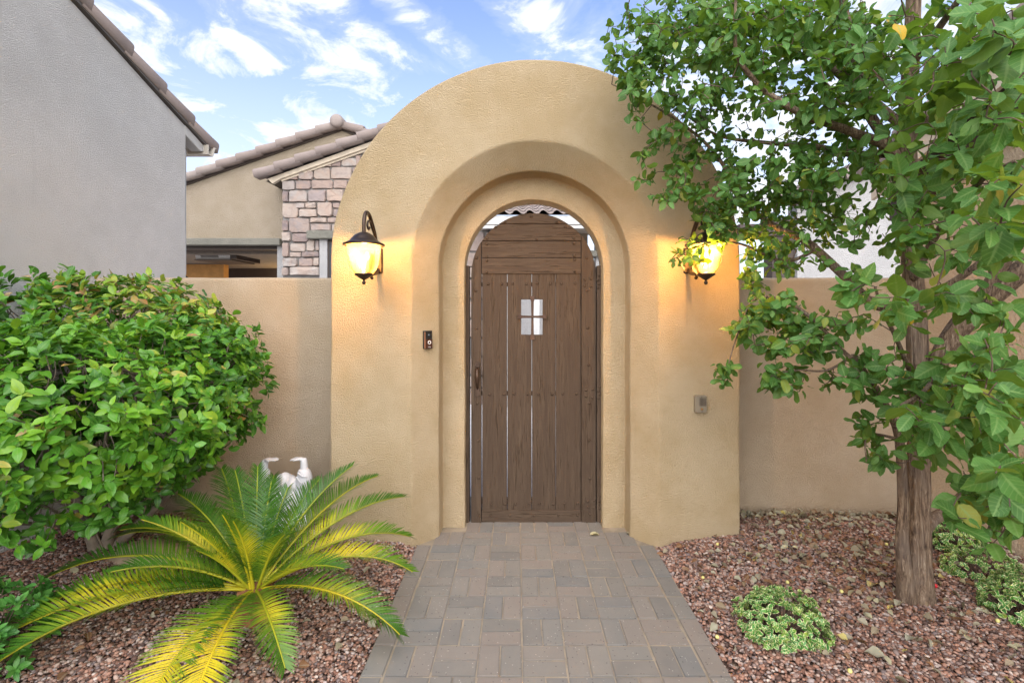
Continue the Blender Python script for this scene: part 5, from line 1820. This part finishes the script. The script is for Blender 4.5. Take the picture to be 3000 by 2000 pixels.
# ------------------------------------------------------------------ stones, drip stake, litter
def boulder():
    c = P(440, 1645, 3.06)
    bm = bmesh.new()
    bmesh.ops.create_icosphere(bm, subdivisions=4, radius=1)
    for v in bm.verts:
        n1 = noise.noise(v.co * 1.3 + Vector((3, 1, 4)))
        n2 = noise.noise(v.co * 4)
        k = 1 + .22 * n1 + .05 * n2
        v.co = Vector((c.x + v.co.x * .27 * k, c.y + v.co.y * .15 * k, gh(c.x, c.y) + v.co.z * .075 * k))
    me = bpy.data.meshes.new('boulder')
    bm.to_mesh(me)
    bm.free()
    me.polygons.foreach_set('use_smooth', [True] * len(me.polygons))
    o = add('boulder', me, plain('tan_boulder', (.40, .30, .215), .9, bump=.7, bscale=25, var=.25))
    setp(o, 'flat tan boulder in the gravel between the bush stems and cycad', 'boulder')
boulder()
def stake():
    a, b = P(2766, 1772, 2.72), P(2741, 1716, 2.74)
    D_ = thing('drip_emitter', 'thin black drip irrigation stake with red tip right of the tree trunk', 'drip emitter', a)
    tube('tubing', [a - Vector((0, 0, .03)), a.lerp(b, .5), b], [.0045, .0042, .004], 8, 3, M['black'], D_)
    add('red_tip', lathe('red_tip', [(0, .012), (.007, .011), (.0085, .004), (.0085, -.004), (.005, -.010), (0, -.011)], 10, b), plain('red_plastic', (.55, .02, .03), .4), D_)
stake()

TL = [leaf_template(.30 * random.uniform(.85, 1.15), random.uniform(.2, 1.1), random.uniform(-.35, .45), random.uniform(-1.2, 1.2), (.75, 1, .7)) for _ in range(8)]
def litter(name, label, n, sampler, tmean, tsd, seed, size=.048):
    r = np.random.default_rng(seed)
    pts = []
    while len(pts) < n:
        x, y = sampler(r)
        if y > LW - .03 or x > XR - .02 or x < XL + .02 or PX0 - .02 < x < PX1 + .02: continue
        if abs(x - XC) < 1.43 and y > 3.33: continue
        pts.append((x, y, gh(x, y) + .012 + .012 * r.random()))
    pos = np.array(pts)
    n = len(pos)
    d = r.normal(size=(n, 3)) * np.array([1, 1, .25])
    nr = unit(np.array([0, 0, 1.0]) + .45 * r.normal(size=(n, 3)))
    sz = size * (.6 + .6 * r.random(n))
    tint = np.where(r.random(n) < .03, .97, np.clip(tmean + tsd * r.normal(size=n), 0, .86))
    holder = bpy.data.objects.new('tmp', None)
    sc.collection.objects.link(holder)
    global rng
    foliage(name, TL, pos, d, nr, sz, tint, M['litter'], holder, 0, None, stuffname=name)
    o = holder.children[0]
    o.parent = None
    bpy.data.objects.remove(holder)
    setp(o, label, 'leaf litter', kind='stuff')
litter('leaf_litter', 'dry grey and brown leaves fallen round the tree trunk', 720, lambda r: (r.normal(2.15, .6), r.normal(3.05, .5)), .52, .24, 5)
litter('leaf_litter', 'dry leaves blown along the foot of the wall behind the tree', 170, lambda r: (r.uniform(1.5, 3.15), LW - .04 - abs(r.normal(0, .09))), .62, .18, 6)
litter('leaf_litter', 'scattered brown leaves lying around the cycad', 110, lambda r: (r.normal(-1.5, .6), r.normal(2.5, .45)), .38, .22, 7)
# single leaves and berries one can point at
def one_leaf(px, py, D, ang, size, tint, label, z=None):
    p = P(px, py, D)
    tv, ta, tf = TL[int(px) % 8]
    C_ = np.stack([np.full(len(tv), tint), ta[:, 0], ta[:, 1], np.ones(len(tv))], 1)
    me = npmesh('fallen_leaf', tv * size, tf, C_, True)
    me.materials.append(M['litter'])
    o = bpy.data.objects.new('fallen_leaf', me)
    sc.collection.objects.link(o)
    o.location = (p.x, p.y, z if z is not None else gh(p.x, p.y) + .02)
    o.rotation_euler = (R(random.uniform(-8, 8)), R(random.uniform(-8, 8)), R(ang))
    setp(o, label, 'fallen leaf', 'single fallen leaves')
def dgr(py, z=0): return (CH - z) * FPX / (py - VY)
one_leaf(1728, 1569, dgr(1569), -80, .075, .90, 'pale yellow leaf lying on the pavers near the gate', .006)
one_leaf(1833, 1563, dgr(1563), -120, .05, .70, 'small dry leaf tucked against the foot of the arch on the pavers', .006)
one_leaf(2545, 1728, dgr(1728, .06), -60, .085, .95, 'cream yellow curled leaf on the gravel left of the trunk')
one_leaf(2655, 1890, dgr(1890, .06), -70, .075, .80, 'olive leaf in the gravel below the trunk')
one_leaf(2530, 1920, dgr(1920, .06), -130, .08, .72, 'grey leaf in front of the tree between shrub and photo edge')
one_leaf(2450, 1870, dgr(1870, .06), -150, .05, .97, 'bright yellow leaf right of the shrub by the path')
one_leaf(1100, 1828, dgr(1828, .03), 60, .06, .74, 'grey green leaf on gravel at the left paver edge')
one_leaf(1055, 1755, dgr(1755, .05), 160, .06, .25, 'rust brown leaf on gravel right of the cycad')

def berries():
    prof = [(0, .010), (.005, .0085), (.009, .004), (.010, 0), (.009, -.004), (.005, -.0085), (0, -.010)]
    me = lathe('fallen_fruit', prof, 10)
    me.materials.append(plain('pale_yellow_fruit', (.62, .56, .20), .5))
    for a, b in ((240, 480), (140, 668), (722, 745), (1095, 806), (995, 283), (1405, 497), (2170, 1005), (1152, 1345), (1307, 440), (238, 1030)):
        px, py = 2000 + a / 2.352, 1400 + b / 2.352
        p = P(px, py, dgr(py, .055))
        if p.y > LW - .03: p.y = LW - .04
        o = add('fallen_fruit', me, None, None, (p.x, p.y, gh(p.x, p.y) + .016))
        setp(o, 'small pale yellow fruit fallen on the gravel bed under the tree', 'fruit', 'yellow fruits fallen on the gravel')
berries()
